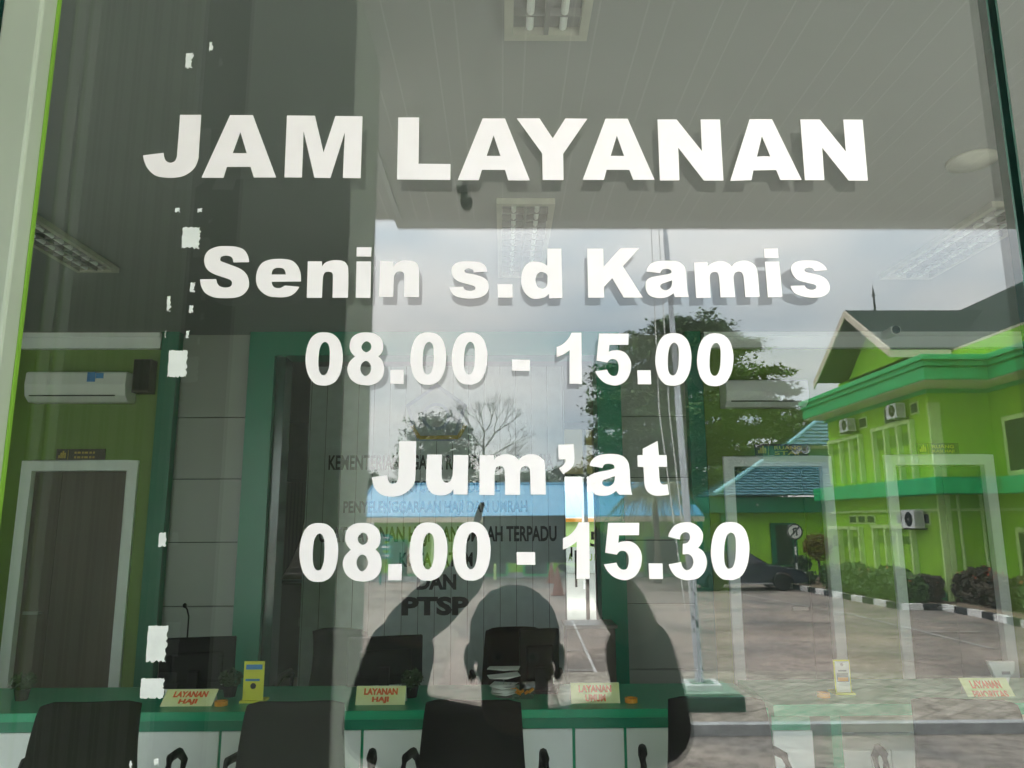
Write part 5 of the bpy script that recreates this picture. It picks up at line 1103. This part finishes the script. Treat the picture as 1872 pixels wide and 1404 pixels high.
# ---- parked saloon car
p = MZ(1366, 1081, GZ); o = thing('parked_car', 'dark blue saloon car parked side on near the planting bed', 'car', (p.x, p.y, GZ))
fw = MZ(1427, 1079, GZ).x; rw = MZ(1307, 1080, GZ).x; wb = fw-rw; s = wb/2.5; cyy = p.y-.85*s
def cs(pts, y0, y1, taper=0.0, taper_z=1.0):
    bm = bmn(); c_ = [(rw+x*s, z*s+GZ) for x, z in pts]
    ya, yb2 = y0, y1; z_lo = min(z for _, z in c_); z_hi = max(z for _, z in c_)
    def in_(z): return taper*s*max(0, (z-z_lo)/(z_hi-z_lo))
    hull8(bm, [(x, ya+in_(z), z) for x, z in c_], [(x, yb2-in_(z), z) for x, z in c_]); return bm
low = [(-.95, .28), (-.42, .26), (-.36, .5), (-.18, .66), (.0, .70), (.2, .65), (.36, .5), (.42, .24), (2.08, .24), (2.14, .5), (2.3, .65), (2.5, .70), (2.7, .65), (2.86, .5), (2.92, .26), (3.3, .28), (3.42, .36), (3.40, .62), (3.28, .74), (2.6, .87), (1.9, .93), (.2, .95), (-.85, .98), (-1.0, .9), (-1.02, .5)]
obj('body', cs(low, cyy-.82*s, cyy+.82*s, .05), M['car_paint'], o, bevel=.03)
roof = [(-.55, .952), (-.1, 1.36), (.3, 1.42), (1.0, 1.43), (1.35, 1.38), (2.05, .935)]
obj('cabin', cs(roof, cyy-.76*s, cyy+.76*s, .16), M['car_paint'], o, bevel=.03)
for sd_ in (-1, 1):
    for pts in ([(-.30, 1.0), (.02, 1.31), (.55, 1.36), (.55, .99)], [(.62, .99), (.62, 1.36), (1.22, 1.33), (1.75, .98)]):
        bm = bmn(); q = [(rw+x*s, cyy+sd_*(.76-.16*(z-.952)/.478+.006)*s, z*s+GZ) for x, z in pts]; extrude(bm, q, (0, sd_*.006, 0)); obj('window', bm, M['car_glass'], o)
    obj('sill_strip', B(rw+.42*s, rw+2.1*s, cyy+sd_*.805*s-.012, cyy+sd_*.805*s+.012, GZ+.25*s, GZ+.29*s), M['chrome'], o)
    for wx in (rw, fw):
        wv = bmn(); lathe(wv, [(.20*s, -.09), (.29*s, -.09), (.315*s, -.05), (.315*s, .05), (.29*s, .09), (.20*s, .09)], (wx, cyy+sd_*.72*s, GZ+.315*s), 24, 'Y'); wh = obj('wheel', wv, M['rubber'], o)
        wv = bmn(); y_ = cyy+sd_*.72*s; lathe(wv, [(.001, sd_*.06), (.05*s, sd_*.075), (.06*s, sd_*.05), (.17*s, sd_*.05), (.195*s, sd_*.085), (.205*s, sd_*.085), (.205*s, -.03)], (wx, y_, GZ+.315*s), 20, 'Y'); obj('rim', wv, M['rim'], wh)
    obj('headlight', B(rw+3.22*s, rw+3.415*s, cyy+sd_*.6*s-.16*s, cyy+sd_*.6*s+.16*s, GZ+.56*s, GZ+.68*s), M['lens'], o, bevel=.02)
    obj('side_mirror', B(rw+1.62*s, rw+1.76*s, cyy+sd_*.88*s-.07*s, cyy+sd_*.88*s+.07*s, GZ+.98*s, GZ+1.08*s), M['car_paint'], o, bevel=.02)
bm = bmn(); bm_p = [(1.47, 1.325), (2.02, .955)]; extrude(bm, [(rw+1.42*s, cyy-.56*s, GZ+1.35*s), (rw+1.42*s, cyy+.56*s, GZ+1.35*s), (rw+2.02*s, cyy+.68*s, GZ+.962*s), (rw+2.02*s, cyy-.68*s, GZ+.962*s)], (.012, 0, .014)); obj('windscreen', bm, M['car_glass'], o)
obj('bumper', B(rw+3.36*s, rw+3.46*s, cyy-.8*s, cyy+.8*s, GZ+.3*s, GZ+.5*s), M['car_paint'], o, bevel=.03)

# ---- trees
def crown_tree(name, label, base, branches, leafm, trunk_r, barkm, nleaf, size, seed, group=None):
    """branches: (pixel u, v, depth, rx, ry, rz) leaf pads joined to the trunk by limbs"""
    o = thing(name, label, 'tree', base, group); r = random.Random(seed)
    top = max(b[2] for b in branches); bm = bmn(); lf = bmn(); base = Vector(base)
    tube(bm, [base, base+Vector((.05, 0, (top-base.z)*.35)), base+Vector((-.1, .05, (top-base.z)*.7)), base+Vector((.0, 0, (top-base.z)*.95))], [trunk_r, trunk_r*.75, trunk_r*.45, trunk_r*.12], 9)
    tot = sum(b[3]*b[4]*b[5] for b in branches)**1
    for (x, y, z, rx_, ry_, rz_) in branches:
        q = Vector((x, y, z)); st = Vector((base.x, base.y, base.z+max(1.0, (z-base.z)*.8)))
        tube(bm, [st, st.lerp(q, .5)+Vector((0, 0, .25)), q], [trunk_r*.28, trunk_r*.16, trunk_r*.05], 6)
        n_ = int(nleaf*(rx_*ry_*rz_)**.67/sum((b[3]*b[4]*b[5])**.67 for b in branches))
        # sub clumps inside each pad, so the outline breaks up and light shows through
        cl_ = [(q+Vector((r.uniform(-1, 1)*rx_, r.uniform(-1, 1)*ry_, r.uniform(-.85, .85)*rz_)), r.uniform(.3, .6)) for _ in range(max(9, int(15*rx_)))]
        for _ in range(n_):
            c_, k = cl_[r.randrange(len(cl_))]; d = Vector((r.gauss(0, .45), r.gauss(0, .45), r.gauss(0, .4)))
            p_ = c_+Vector((d.x*k*min(rx_, 1.6)*1.4, d.y*k*min(ry_, 1.6)*1.4, d.z*k*rz_*1.3)); s_ = size*r.uniform(.55, 1.3)
            a = Vector((r.gauss(0, 1), r.gauss(0, 1), r.gauss(0, .55))).normalized(); b_ = a.cross(Vector((r.gauss(0, .45), r.gauss(0, .45), 1))).normalized()
            lf.faces.new([lf.verts.new(p_+a*s_*i+b_*s_*.55*j) for i, j in ((-1, 0), (-.1, -.9), (1, 0), (-.1, .9))])
    obj('trunk', bm, M[barkm], o); obj('crown', lf, M[leafm], o)
def pads(lst, Y):
    out = []; r = random.Random(int(Y*10))
    for (u, v, ru, rv) in lst:
        d = Y+r.uniform(-2.2, 2.2)*min(1, ru/60); p = MY(u, v, d); out.append((p.x, p.y, p.z, ru/F_PX*d, max(.8, ru/F_PX*d*.8), 1.45*rv/F_PX*d))
    return out
TY = 40.0
b = MZ(1262, 1060, GZ); b = Vector((MY(1262, 900, TY).x, 2*GL-TY, GZ))
crown_tree('shade_tree', 'tall dark green tree with tiered branches behind the flagpole', b,
    pads([(1275, 592, 30, 12), (1225, 592, 26, 9), (1310, 606, 28, 10), (1265, 615, 60, 10), (1190, 628, 46, 12), (1250, 640, 62, 14), (1330, 634, 46, 10), (1372, 632, 14, 5), (1175, 652, 36, 10), (1262, 668, 70, 16), (1350, 676, 40, 8), (1415, 680, 26, 5),
          (1130, 690, 42, 14), (1200, 695, 60, 16), (1290, 702, 66, 16), (1370, 708, 52, 12), (1425, 712, 26, 6), (1150, 730, 54, 16), (1235, 738, 70, 18), (1330, 740, 62, 16), (1410, 742, 40, 10), (1445, 738, 18, 5),
          (1125, 770, 40, 14), (1200, 780, 66, 18), (1290, 784, 70, 18), (1380, 782, 60, 16), (1445, 790, 30, 10), (1165, 822, 60, 18), (1250, 830, 70, 18), (1340, 832, 70, 18), (1425, 838, 44, 14),
          (1190, 868, 56, 18), (1280, 876, 70, 18), (1370, 880, 62, 16), (1230, 915, 60, 16), (1330, 912, 56, 14), (1462, 768, 26, 9), (1474, 812, 28, 11), (1440, 862, 40, 13), (1482, 838, 20, 9), (1400, 900, 30, 10), (1100, 745, 20, 8), (1096, 800, 18, 10), (1110, 850, 30, 12)], TY), 'leaf', .42, 'bark', 90000, .15, 31)
TD = 46.0; b = Vector((MY(798, 900, TD).x, 2*GL-TD, GZ))
crown_tree('round_tree', 'dark round tree behind the low blue roofed building', b,
    pads([(800, 768, 22, 9), (775, 782, 24, 10), (822, 784, 26, 10), (800, 800, 44, 12), (748, 826, 14, 9), (770, 826, 30, 14), (830, 822, 32, 16), (800, 845, 50, 16), (752, 860, 20, 14), (848, 850, 18, 16), (800, 878, 48, 16), (846, 790, 14, 8)], TD), 'leaf_dark', .3, 'bark', 14000, .12, 32)
for (u, v, Y, ru, rv, n_, lab) in ((668, 878, 50, 24, 16, 900, 'small far bush at the end of the blue roof'), (690, 896, 48, 40, 18, 1400, 'far green tree tops left of the round tree'), (900, 880, 55, 46, 13, 1300, 'far pale tree tops below the bare tree'),
                               (985, 876, 56, 50, 12, 1300, 'far tree tops right of the bare tree'), (1062, 872, 54, 40, 16, 1200, 'far tree tops beside the tall shade tree'), (1130, 885, 52, 50, 18, 1300, 'far tree tops behind the shade tree')):
    b = Vector((MY(u, 900, Y).x, 2*GL-Y, GZ)); r = random.Random(u)
    crown_tree('far_tree', lab, b, pads([(u+r.uniform(-.7, .7)*ru, v+r.uniform(-.5, .6)*rv, ru*.5, rv*.7) for _ in range(6)], Y), 'leaf_far', .2, 'bark', n_, .17, u, 'far trees beyond the low building')
# bare tree
TB = 47.0; b = Vector((MY(884, 900, TB).x, 2*GL-TB, GZ)); o = thing('bare_tree', 'leafless tree with fine spreading branches beside the round tree', 'tree', b)
bm = bmn(); r = random.Random(9)
def grow(p, d, L, rad, lv):
    q = p+d*L; mid = p.lerp(q, .5)+Vector((r.gauss(0, .03), r.gauss(0, .03), r.gauss(0, .03)))*L; tube(bm, [p, mid, q], [rad, rad*.85, rad*.7], 5, cap=False)
    if lv == 0: return
    n_ = 2 if r.random() < .45 else 3
    for k in range(n_):
        a = r.uniform(0, 2*math.pi); sp = r.uniform(.35, .75)
        nd_ = (d + Vector((math.cos(a), math.sin(a)*.7, .12+.10*lv*.2))*sp).normalized(); grow(q, nd_, L*r.uniform(.62, .86), rad*.62, lv-1)
h = MY(884, 820, TB).z - GZ
tube(bm, [b, b+Vector((0, 0, h))], [.15, .08], 8, cap=False)
for k in range(9):
    a = k*2.4; st = b+Vector((0, 0, h*(.45+.055*k))); grow(st, Vector((math.cos(a), math.sin(a)*.7, .55)).normalized(), 1.12, .045, 5)
grow(b+Vector((0, 0, h)), Vector((.05, 0, 1)), 1.0, .06, 5); grow(b+Vector((0, 0, h)), Vector((.6, .2, .8)).normalized(), 1.15, .055, 5); grow(b+Vector((0, 0, h)), Vector((-.6, -.1, .75)).normalized(), 1.15, .055, 5)
obj('trunk', bm, M['bark_grey'], o)
# palm with hanging fronds in front of the blue roof
TP = 31.0; pc = MY(1196, 905, TP); o = thing('palm', 'drooping dry palm in front of the blue roof', 'palm', (pc.x, pc.y, GZ))
bm = bmn(); tube(bm, [(pc.x, pc.y, GZ), (pc.x+.06, pc.y, GZ+1.6), (pc.x, pc.y, pc.z)], [.17, .13, .11], 9); obj('trunk', bm, M['bark'], o)
bm = bmn(); r = random.Random(17)
for k in range(38):
    a = k*2.399; L = r.uniform(1.5, 2.7); up = r.uniform(.1, .9); prev = None
    for i in range(13):
        f = i/12; q = pc+Vector((math.cos(a)*L*f, math.sin(a)*L*f, up*L*.55*math.sin(f*2.2)-1.1*f*f*L*.7))
        if prev is not None:
            dd = (q-prev).normalized(); sd_ = dd.cross(Vector((0, 0, 1))).normalized(); w_ = .42*math.sin(math.pi*min(1, f+.08))+.05
            for sgn in (-1, 1):
                for j in (0, .5):
                    st = prev.lerp(q, j); bm.faces.new([bm.verts.new(v_) for v_ in (st, st+dd*.05, st+sd_*sgn*w_+dd*.18-Vector((0, 0, w_*.7)))])
            bm.faces.new([bm.verts.new(v_) for v_ in (prev-sd_*.015, prev+sd_*.015, q+sd_*.012, q-sd_*.012)])
        prev = q
obj('crown', bm, M['frond'], o)

# ---------------------------------------------------------------- the photographer, seen in the glass
def capsule(bm, p, q, r0, r1, n=14):
    p, q = Vector(p), Vector(q); d = q-p; L = d.length; d = d/L if L > 1e-6 else Vector((0, 0, 1))
    a = d.cross(Vector((0, 0, 1)) if abs(d.z) < .9 else Vector((0, 1, 0))).normalized(); b = d.cross(a); rings = []
    prof = [(-r0*math.cos(k*math.pi/10), r0*math.sin(k*math.pi/10)) for k in range(1, 6)] + [(L+r1*math.sin(k*math.pi/10), r1*math.cos(k*math.pi/10)) for k in range(0, 5)]
    for h, r in prof: rings.append([bm.verts.new(p+d*h+(a*math.cos(j*2*math.pi/n)+b*math.sin(j*2*math.pi/n))*r) for j in range(n)])
    for u, v in zip(rings, rings[1:]):
        for j in range(n): bm.faces.new((u[j], u[(j+1) % n], v[(j+1) % n], v[j]))
    bm.faces.new(rings[0][::-1]); bm.faces.new(rings[-1])
def skin_mesh(J, edges, root, sub=2):
    """limbs as tapered overlapping solids; fuse() grows one continuous surface over them"""
    bm = bmn()
    for x, y in edges:
        (p, r0), (q, r1) = J[x], J[y]
        if isinstance(r0, tuple) or isinstance(r1, tuple):
            f = lambda r: r if isinstance(r, tuple) else (r, r)
            (ax, ay), (bx_, by_) = f(r0), f(r1)
            for k in range(9):
                t = k/8; c = p.lerp(q, t); ellipsoid(bm, c, (ax+(bx_-ax)*t, ay+(by_-ay)*t, min(ax+(bx_-ax)*t, ay+(by_-ay)*t)), None, 18)
        else: capsule(bm, p, q, r0, r1)
    bmesh.ops.recalc_face_normals(bm, faces=bm.faces)
    me = bpy.data.meshes.new('sk'); bm.to_mesh(me); bm.free(); return me
def ellipsoid(bm, c, r, rot=None, seg=20):
    g = bmesh.ops.create_uvsphere(bm, u_segments=seg, v_segments=seg//2+2, radius=1.0)
    mt = Matrix.Translation(c) @ (rot if rot else Matrix()) @ Matrix.Diagonal((*r, 1)); bmesh.ops.transform(bm, matrix=mt, verts=g['verts']); return g['verts']
def fuse(meshes, bm_extra, vox, smooth_it=4):
    bm = bmn()
    for k in meshes: bm.from_mesh(k); bpy.data.meshes.remove(k)
    if bm_extra: t_ = bpy.data.meshes.new('e'); bm_extra.to_mesh(t_); bm_extra.free(); bm.from_mesh(t_); bpy.data.meshes.remove(t_)
    me = bpy.data.meshes.new('f'); bm.to_mesh(me); bm.free(); o = bpy.data.objects.new('f', me); C.objects.link(o)
    r_ = o.modifiers.new('r', 'REMESH'); r_.mode = 'VOXEL'; r_.voxel_size = vox
    if smooth_it: s_ = o.modifiers.new('s', 'SMOOTH'); s_.iterations = smooth_it; s_.factor = .5
    bpy.context.view_layer.update(); out = bpy.data.meshes.new_from_object(o.evaluated_get(bpy.context.evaluated_depsgraph_get()))
    bpy.data.objects.remove(o); bpy.data.meshes.remove(me); return out
PV = lambda u, v, Y: MY(u, v, Y)
hd = PV(941, 1188, 1.49); by = hd.y-.03; cxp = PV(945, 1330, 1.5).x
sl, sr = PV(692, 1328, 1.53), PV(1202, 1332, 1.53)
el, er = PV(744, 1150, 1.45), PV(1160, 1146, 1.45)
wl_, wr_ = PV(846, 1062, 1.395), PV(1108, 1056, 1.395)
hl, hr = PV(868, 1005, 1.375), PV(1088, 1005, 1.375)
person = thing('person', 'person in a dark shirt raising a phone above the head to photograph the door', 'person', (cxp, by, 0))
V3 = lambda x, y, z: Vector((x, y, z))
J = {'pel': (V3(cxp, by, .88), (.15, .10)), 'wai': (V3(cxp, by, 1.02), (.13, .095)), 'che': (V3(cxp, by, 1.24), (.16, .11)), 'nb': (V3(cxp, by, 1.30), (.09, .07)), 'nk': (V3(hd.x, hd.y-.02, 1.39), .064), 'hb': (V3(hd.x, hd.y-.005, hd.z-.04), .066)}
E = [('pel', 'wai'), ('wai', 'che'), ('che', 'nb'), ('nb', 'nk'), ('nk', 'hb')]
for sname, s_, el_, w_, h_, sg in (('l', sl, el, wl_, hl, -1), ('r', sr, er, wr_, hr, 1)):
    J['sh'+sname] = (s_, .058); J['ua'+sname] = (s_.lerp(el_, .5), .052); J['el'+sname] = (el_, .045); J['fa'+sname] = (el_.lerp(w_, .45), .047); J['wr'+sname] = (w_, .036); J['pa'+sname] = (h_, .030)
    E += [('nb', 'sh'+sname), ('sh'+sname, 'ua'+sname), ('ua'+sname, 'el'+sname), ('el'+sname, 'fa'+sname), ('fa'+sname, 'wr'+sname), ('wr'+sname, 'pa'+sname)]
    hx = cxp+sg*.095; J['hi'+sname] = (V3(hx, by, .82), .085); J['kn'+sname] = (V3(hx+sg*.01, by+.02, .46), .058); J['ca'+sname] = (V3(hx+sg*.012, by-.015, .32), .055); J['an'+sname] = (V3(hx+sg*.015, by-.02, .08), .038); J['to'+sname] = (V3(hx+sg*.03, by+.15, .038), .032)
    E += [('pel', 'hi'+sname), ('hi'+sname, 'kn'+sname), ('kn'+sname, 'ca'+sname), ('ca'+sname, 'an'+sname), ('an'+sname, 'to'+sname)]
body = skin_mesh(J, E, {'pel'})
FJ, FE, roots = {}, [], set()
def finger(nm, pts, r0=.0088):
    for i, p in enumerate(pts):
        FJ[nm+str(i)] = (Vector(p), r0*(1-.09*i)); FE.append((nm+str(i-1), nm+str(i))) if i else roots.add(nm+'0')
zc = CAM_Z
# left hand: index stretched up along the phone's end, the others curled round it, thumb on the screen side
xl_ = hl.x
finger('li', [(xl_-.004, -.010, zc-.035), (xl_+.002, -.002, zc-.006), (xl_+.008, .004, zc+.014), (xl_+.013, .004, zc+.030)])
finger('lm', [(xl_-.006, -.010, zc-.050), (xl_-.006, .006, zc-.036), (xl_+.010, .013, zc-.034), (xl_+.020, .011, zc-.036)])
finger('lr', [(xl_-.006, -.010, zc-.064), (xl_-.007, .006, zc-.056), (xl_+.010, .013, zc-.055), (xl_+.019, .011, zc-.057)])
finger('lp', [(xl_-.004, -.012, zc-.078), (xl_-.005, .003, zc-.075), (xl_+.009, .010, zc-.075), (xl_+.015, .009, zc-.076)], .0078)
finger('lt', [(xl_-.010, -.024, zc-.075), (xl_+.008, -.030, zc-.060), (xl_+.028, -.026, zc-.048), (xl_+.042, -.022, zc-.040)], .0098)
xr2 = hr.x
finger('ri', [(xr2+.004, -.010, zc-.035), (xr2+.004, .006, zc-.020), (xr2-.010, .013, zc-.016), (xr2-.024, .011, zc-.016)])
finger('rm', [(xr2+.006, -.010, zc-.050), (xr2+.006, .006, zc-.038), (xr2-.010, .013, zc-.036), (xr2-.026, .011, zc-.037)])
finger('rr', [(xr2+.006, -.010, zc-.064), (xr2+.007, .006, zc-.056), (xr2-.009, .013, zc-.056), (xr2-.022, .011, zc-.058)])
finger('rp', [(xr2+.004, -.012, zc-.078), (xr2+.005, .003, zc-.074), (xr2-.008, .010, zc-.075), (xr2-.017, .009, zc-.077)], .0078)
finger('rt', [(xr2+.004, -.022, zc-.090), (xr2-.020, -.026, zc-.094), (xr2-.045, -.020, zc-.088), (xr2-.062, -.016, zc-.082)], .0102)
fing = skin_mesh(FJ, FE, roots)
bm = bmn()
ellipsoid(bm, (hd.x, hd.y-.012, hd.z+.022), (.083, .098, .088)); ellipsoid(bm, (hd.x, hd.y+.018, hd.z-.028), (.066, .074, .088)); ellipsoid(bm, (hd.x, hd.y+.052, hd.z-.092), (.030, .026, .022))
ellipsoid(bm, (hd.x, hd.y+.092, hd.z-.030), (.016, .020, .022)); ellipsoid(bm, (hd.x, hd.y+.086, hd.z-.006), (.010, .014, .026)); ellipsoid(bm, (hd.x, hd.y+.074, hd.z+.016), (.056, .016, .012))
for sg in (-1, 1):
    ellipsoid(bm, (hd.x+sg*.050, hd.y+.052, hd.z-.030), (.022, .028, .026)); ellipsoid(bm, (hd.x+sg*.088, hd.y-.012, hd.z-.018), (.010, .017, .029), Matrix.Rotation(sg*.35, 4, 'Z')); ellipsoid(bm, (hd.x+sg*.083, hd.y-.006, hd.z-.048), (.009, .012, .014))
    h_ = hl if sg < 0 else hr; ellipsoid(bm, (h_.x+sg*.012, -.018, zc-.058), (.020, .022, .040))
ob = obj('body', fuse([body, fing], bm, .0055, 3), M['skin'], person, smooth=True)
# hair cap
bm = bmn(); ellipsoid(bm, (hd.x, hd.y-.015, hd.z+.026), (.0855, .100, .089), None, 40)
for v in list(bm.verts):
    rel = v.co - Vector((hd.x, hd.y, hd.z))
    if rel.z < .045 and rel.y > .03*1.0 or rel.z < -.035 or (rel.y > .055 and rel.z < .085): bm.verts.remove(v)
r = random.Random(4)
for v in bm.verts: v.co += (v.co-Vector((hd.x, hd.y, hd.z))).normalized()*r.uniform(0, .004)
obj('hair', bm, M['hair'], person, smooth=True)
for sg in (-1, 1):
    bm = bmn(); ellipsoid(bm, (hd.x+sg*.031, hd.y+.079, hd.z-.001), (.013, .010, .010)); obj('eye', bm, mat('eye', (.16, .15, .14), .3), person, smooth=True)
    bm = bmn(); ellipsoid(bm, (hd.x+sg*.031, hd.y+.087, hd.z-.0005), (.0055, .003, .0055), None, 12); obj('pupil', bm, M['black'], person)
bm = bmn(); ellipsoid(bm, (hd.x, hd.y+.083, hd.z-.063), (.024, .010, .0045)); ellipsoid(bm, (hd.x, hd.y+.083, hd.z-.070), (.020, .010, .005)); obj('lips', bm, mat('lips', (.20, .07, .05), .5), person, smooth=True)
# clothes
J2 = {'pel': (V3(cxp, by, .86), (.23, .15)), 'wai': (V3(cxp, by, 1.02), (.235, .155)), 'che': (V3(cxp, by, 1.17), (.25, .15)), 'nb': (V3(cxp, by, 1.285), (.16, .095)), 'co': (V3(hd.x, hd.y-.02, 1.365), (.060, .060))}
E2 = [('pel', 'wai'), ('wai', 'che'), ('che', 'nb'), ('nb', 'co')]
for sname, s_, el_ in (('l', sl, el), ('r', sr, er)):
    J2['s'+sname] = (s_, .071); J2['u'+sname] = (s_.lerp(el_, .4), .071); J2['e'+sname] = (s_.lerp(el_, .74), .067); E2 += [('nb', 's'+sname), ('s'+sname, 'u'+sname), ('u'+sname, 'e'+sname)]
obj('shirt', fuse([skin_mesh(J2, E2, {'pel'})], None, .011, 3), M['shirt'], person, smooth=True)
J3 = {'pel': (V3(cxp, by, .90), (.165, .12))}; E3 = []
for sname, sg in (('l', -1), ('r', 1)):
    hx = cxp+sg*.1; J3['h'+sname] = (V3(hx, by, .80), .105); J3['k'+sname] = (V3(hx+sg*.01, by+.02, .46), .085); J3['a'+sname] = (V3(hx+sg*.015, by-.015, .10), .072); E3 += [('pel', 'h'+sname), ('h'+sname, 'k'+sname), ('k'+sname, 'a'+sname)]
obj('trousers', fuse([skin_mesh(J3, E3, {'pel'})], None, .012, 3), M['trouser'], person, smooth=True)
for sg in (-1, 1):
    hx = cxp+sg*.112; bm = bmn(); ellipsoid(bm, (hx+sg*.01, by+.07, .045), (.05, .145, .048))
    for v in bm.verts: v.co.z = max(v.co.z, .003)
    obj('shoe', bm, M['black'], person, smooth=True)
# phone, lens at the camera
ph = thing('phone', 'dark smartphone held level above the head in both hands', 'phone', (0, 0, CAM_Z))
bm = bmn(); box(bm, -.036, .132, -.0125, -.0045, -.074, .011); bmesh.ops.rotate(bm, verts=bm.verts, cent=(0, 0, 0), matrix=Matrix.Rotation(PITCH, 3, 'X'))
bmesh.ops.translate(bm, verts=bm.verts, vec=(0, 0, CAM_Z)); obj('case', bm, M['black'], ph, bevel=.003)
bm = bmn(); lathe(bm, [(.0075, -.0044), (.0075, -.003), (.005, -.003), (.005, -.0042)], (0, 0, 0), 20, 'Y'); lathe(bm, [(.0055, -.0044), (.0055, -.003), (.003, -.0042)], (.022, 0, 0), 16, 'Y')
bmesh.ops.rotate(bm, verts=bm.verts, cent=(0, 0, 0), matrix=Matrix.Rotation(PITCH, 3, 'X')); bmesh.ops.translate(bm, verts=bm.verts, vec=(0, 0, CAM_Z)); obj('camera_ring', bm, M['chrome'], ph)
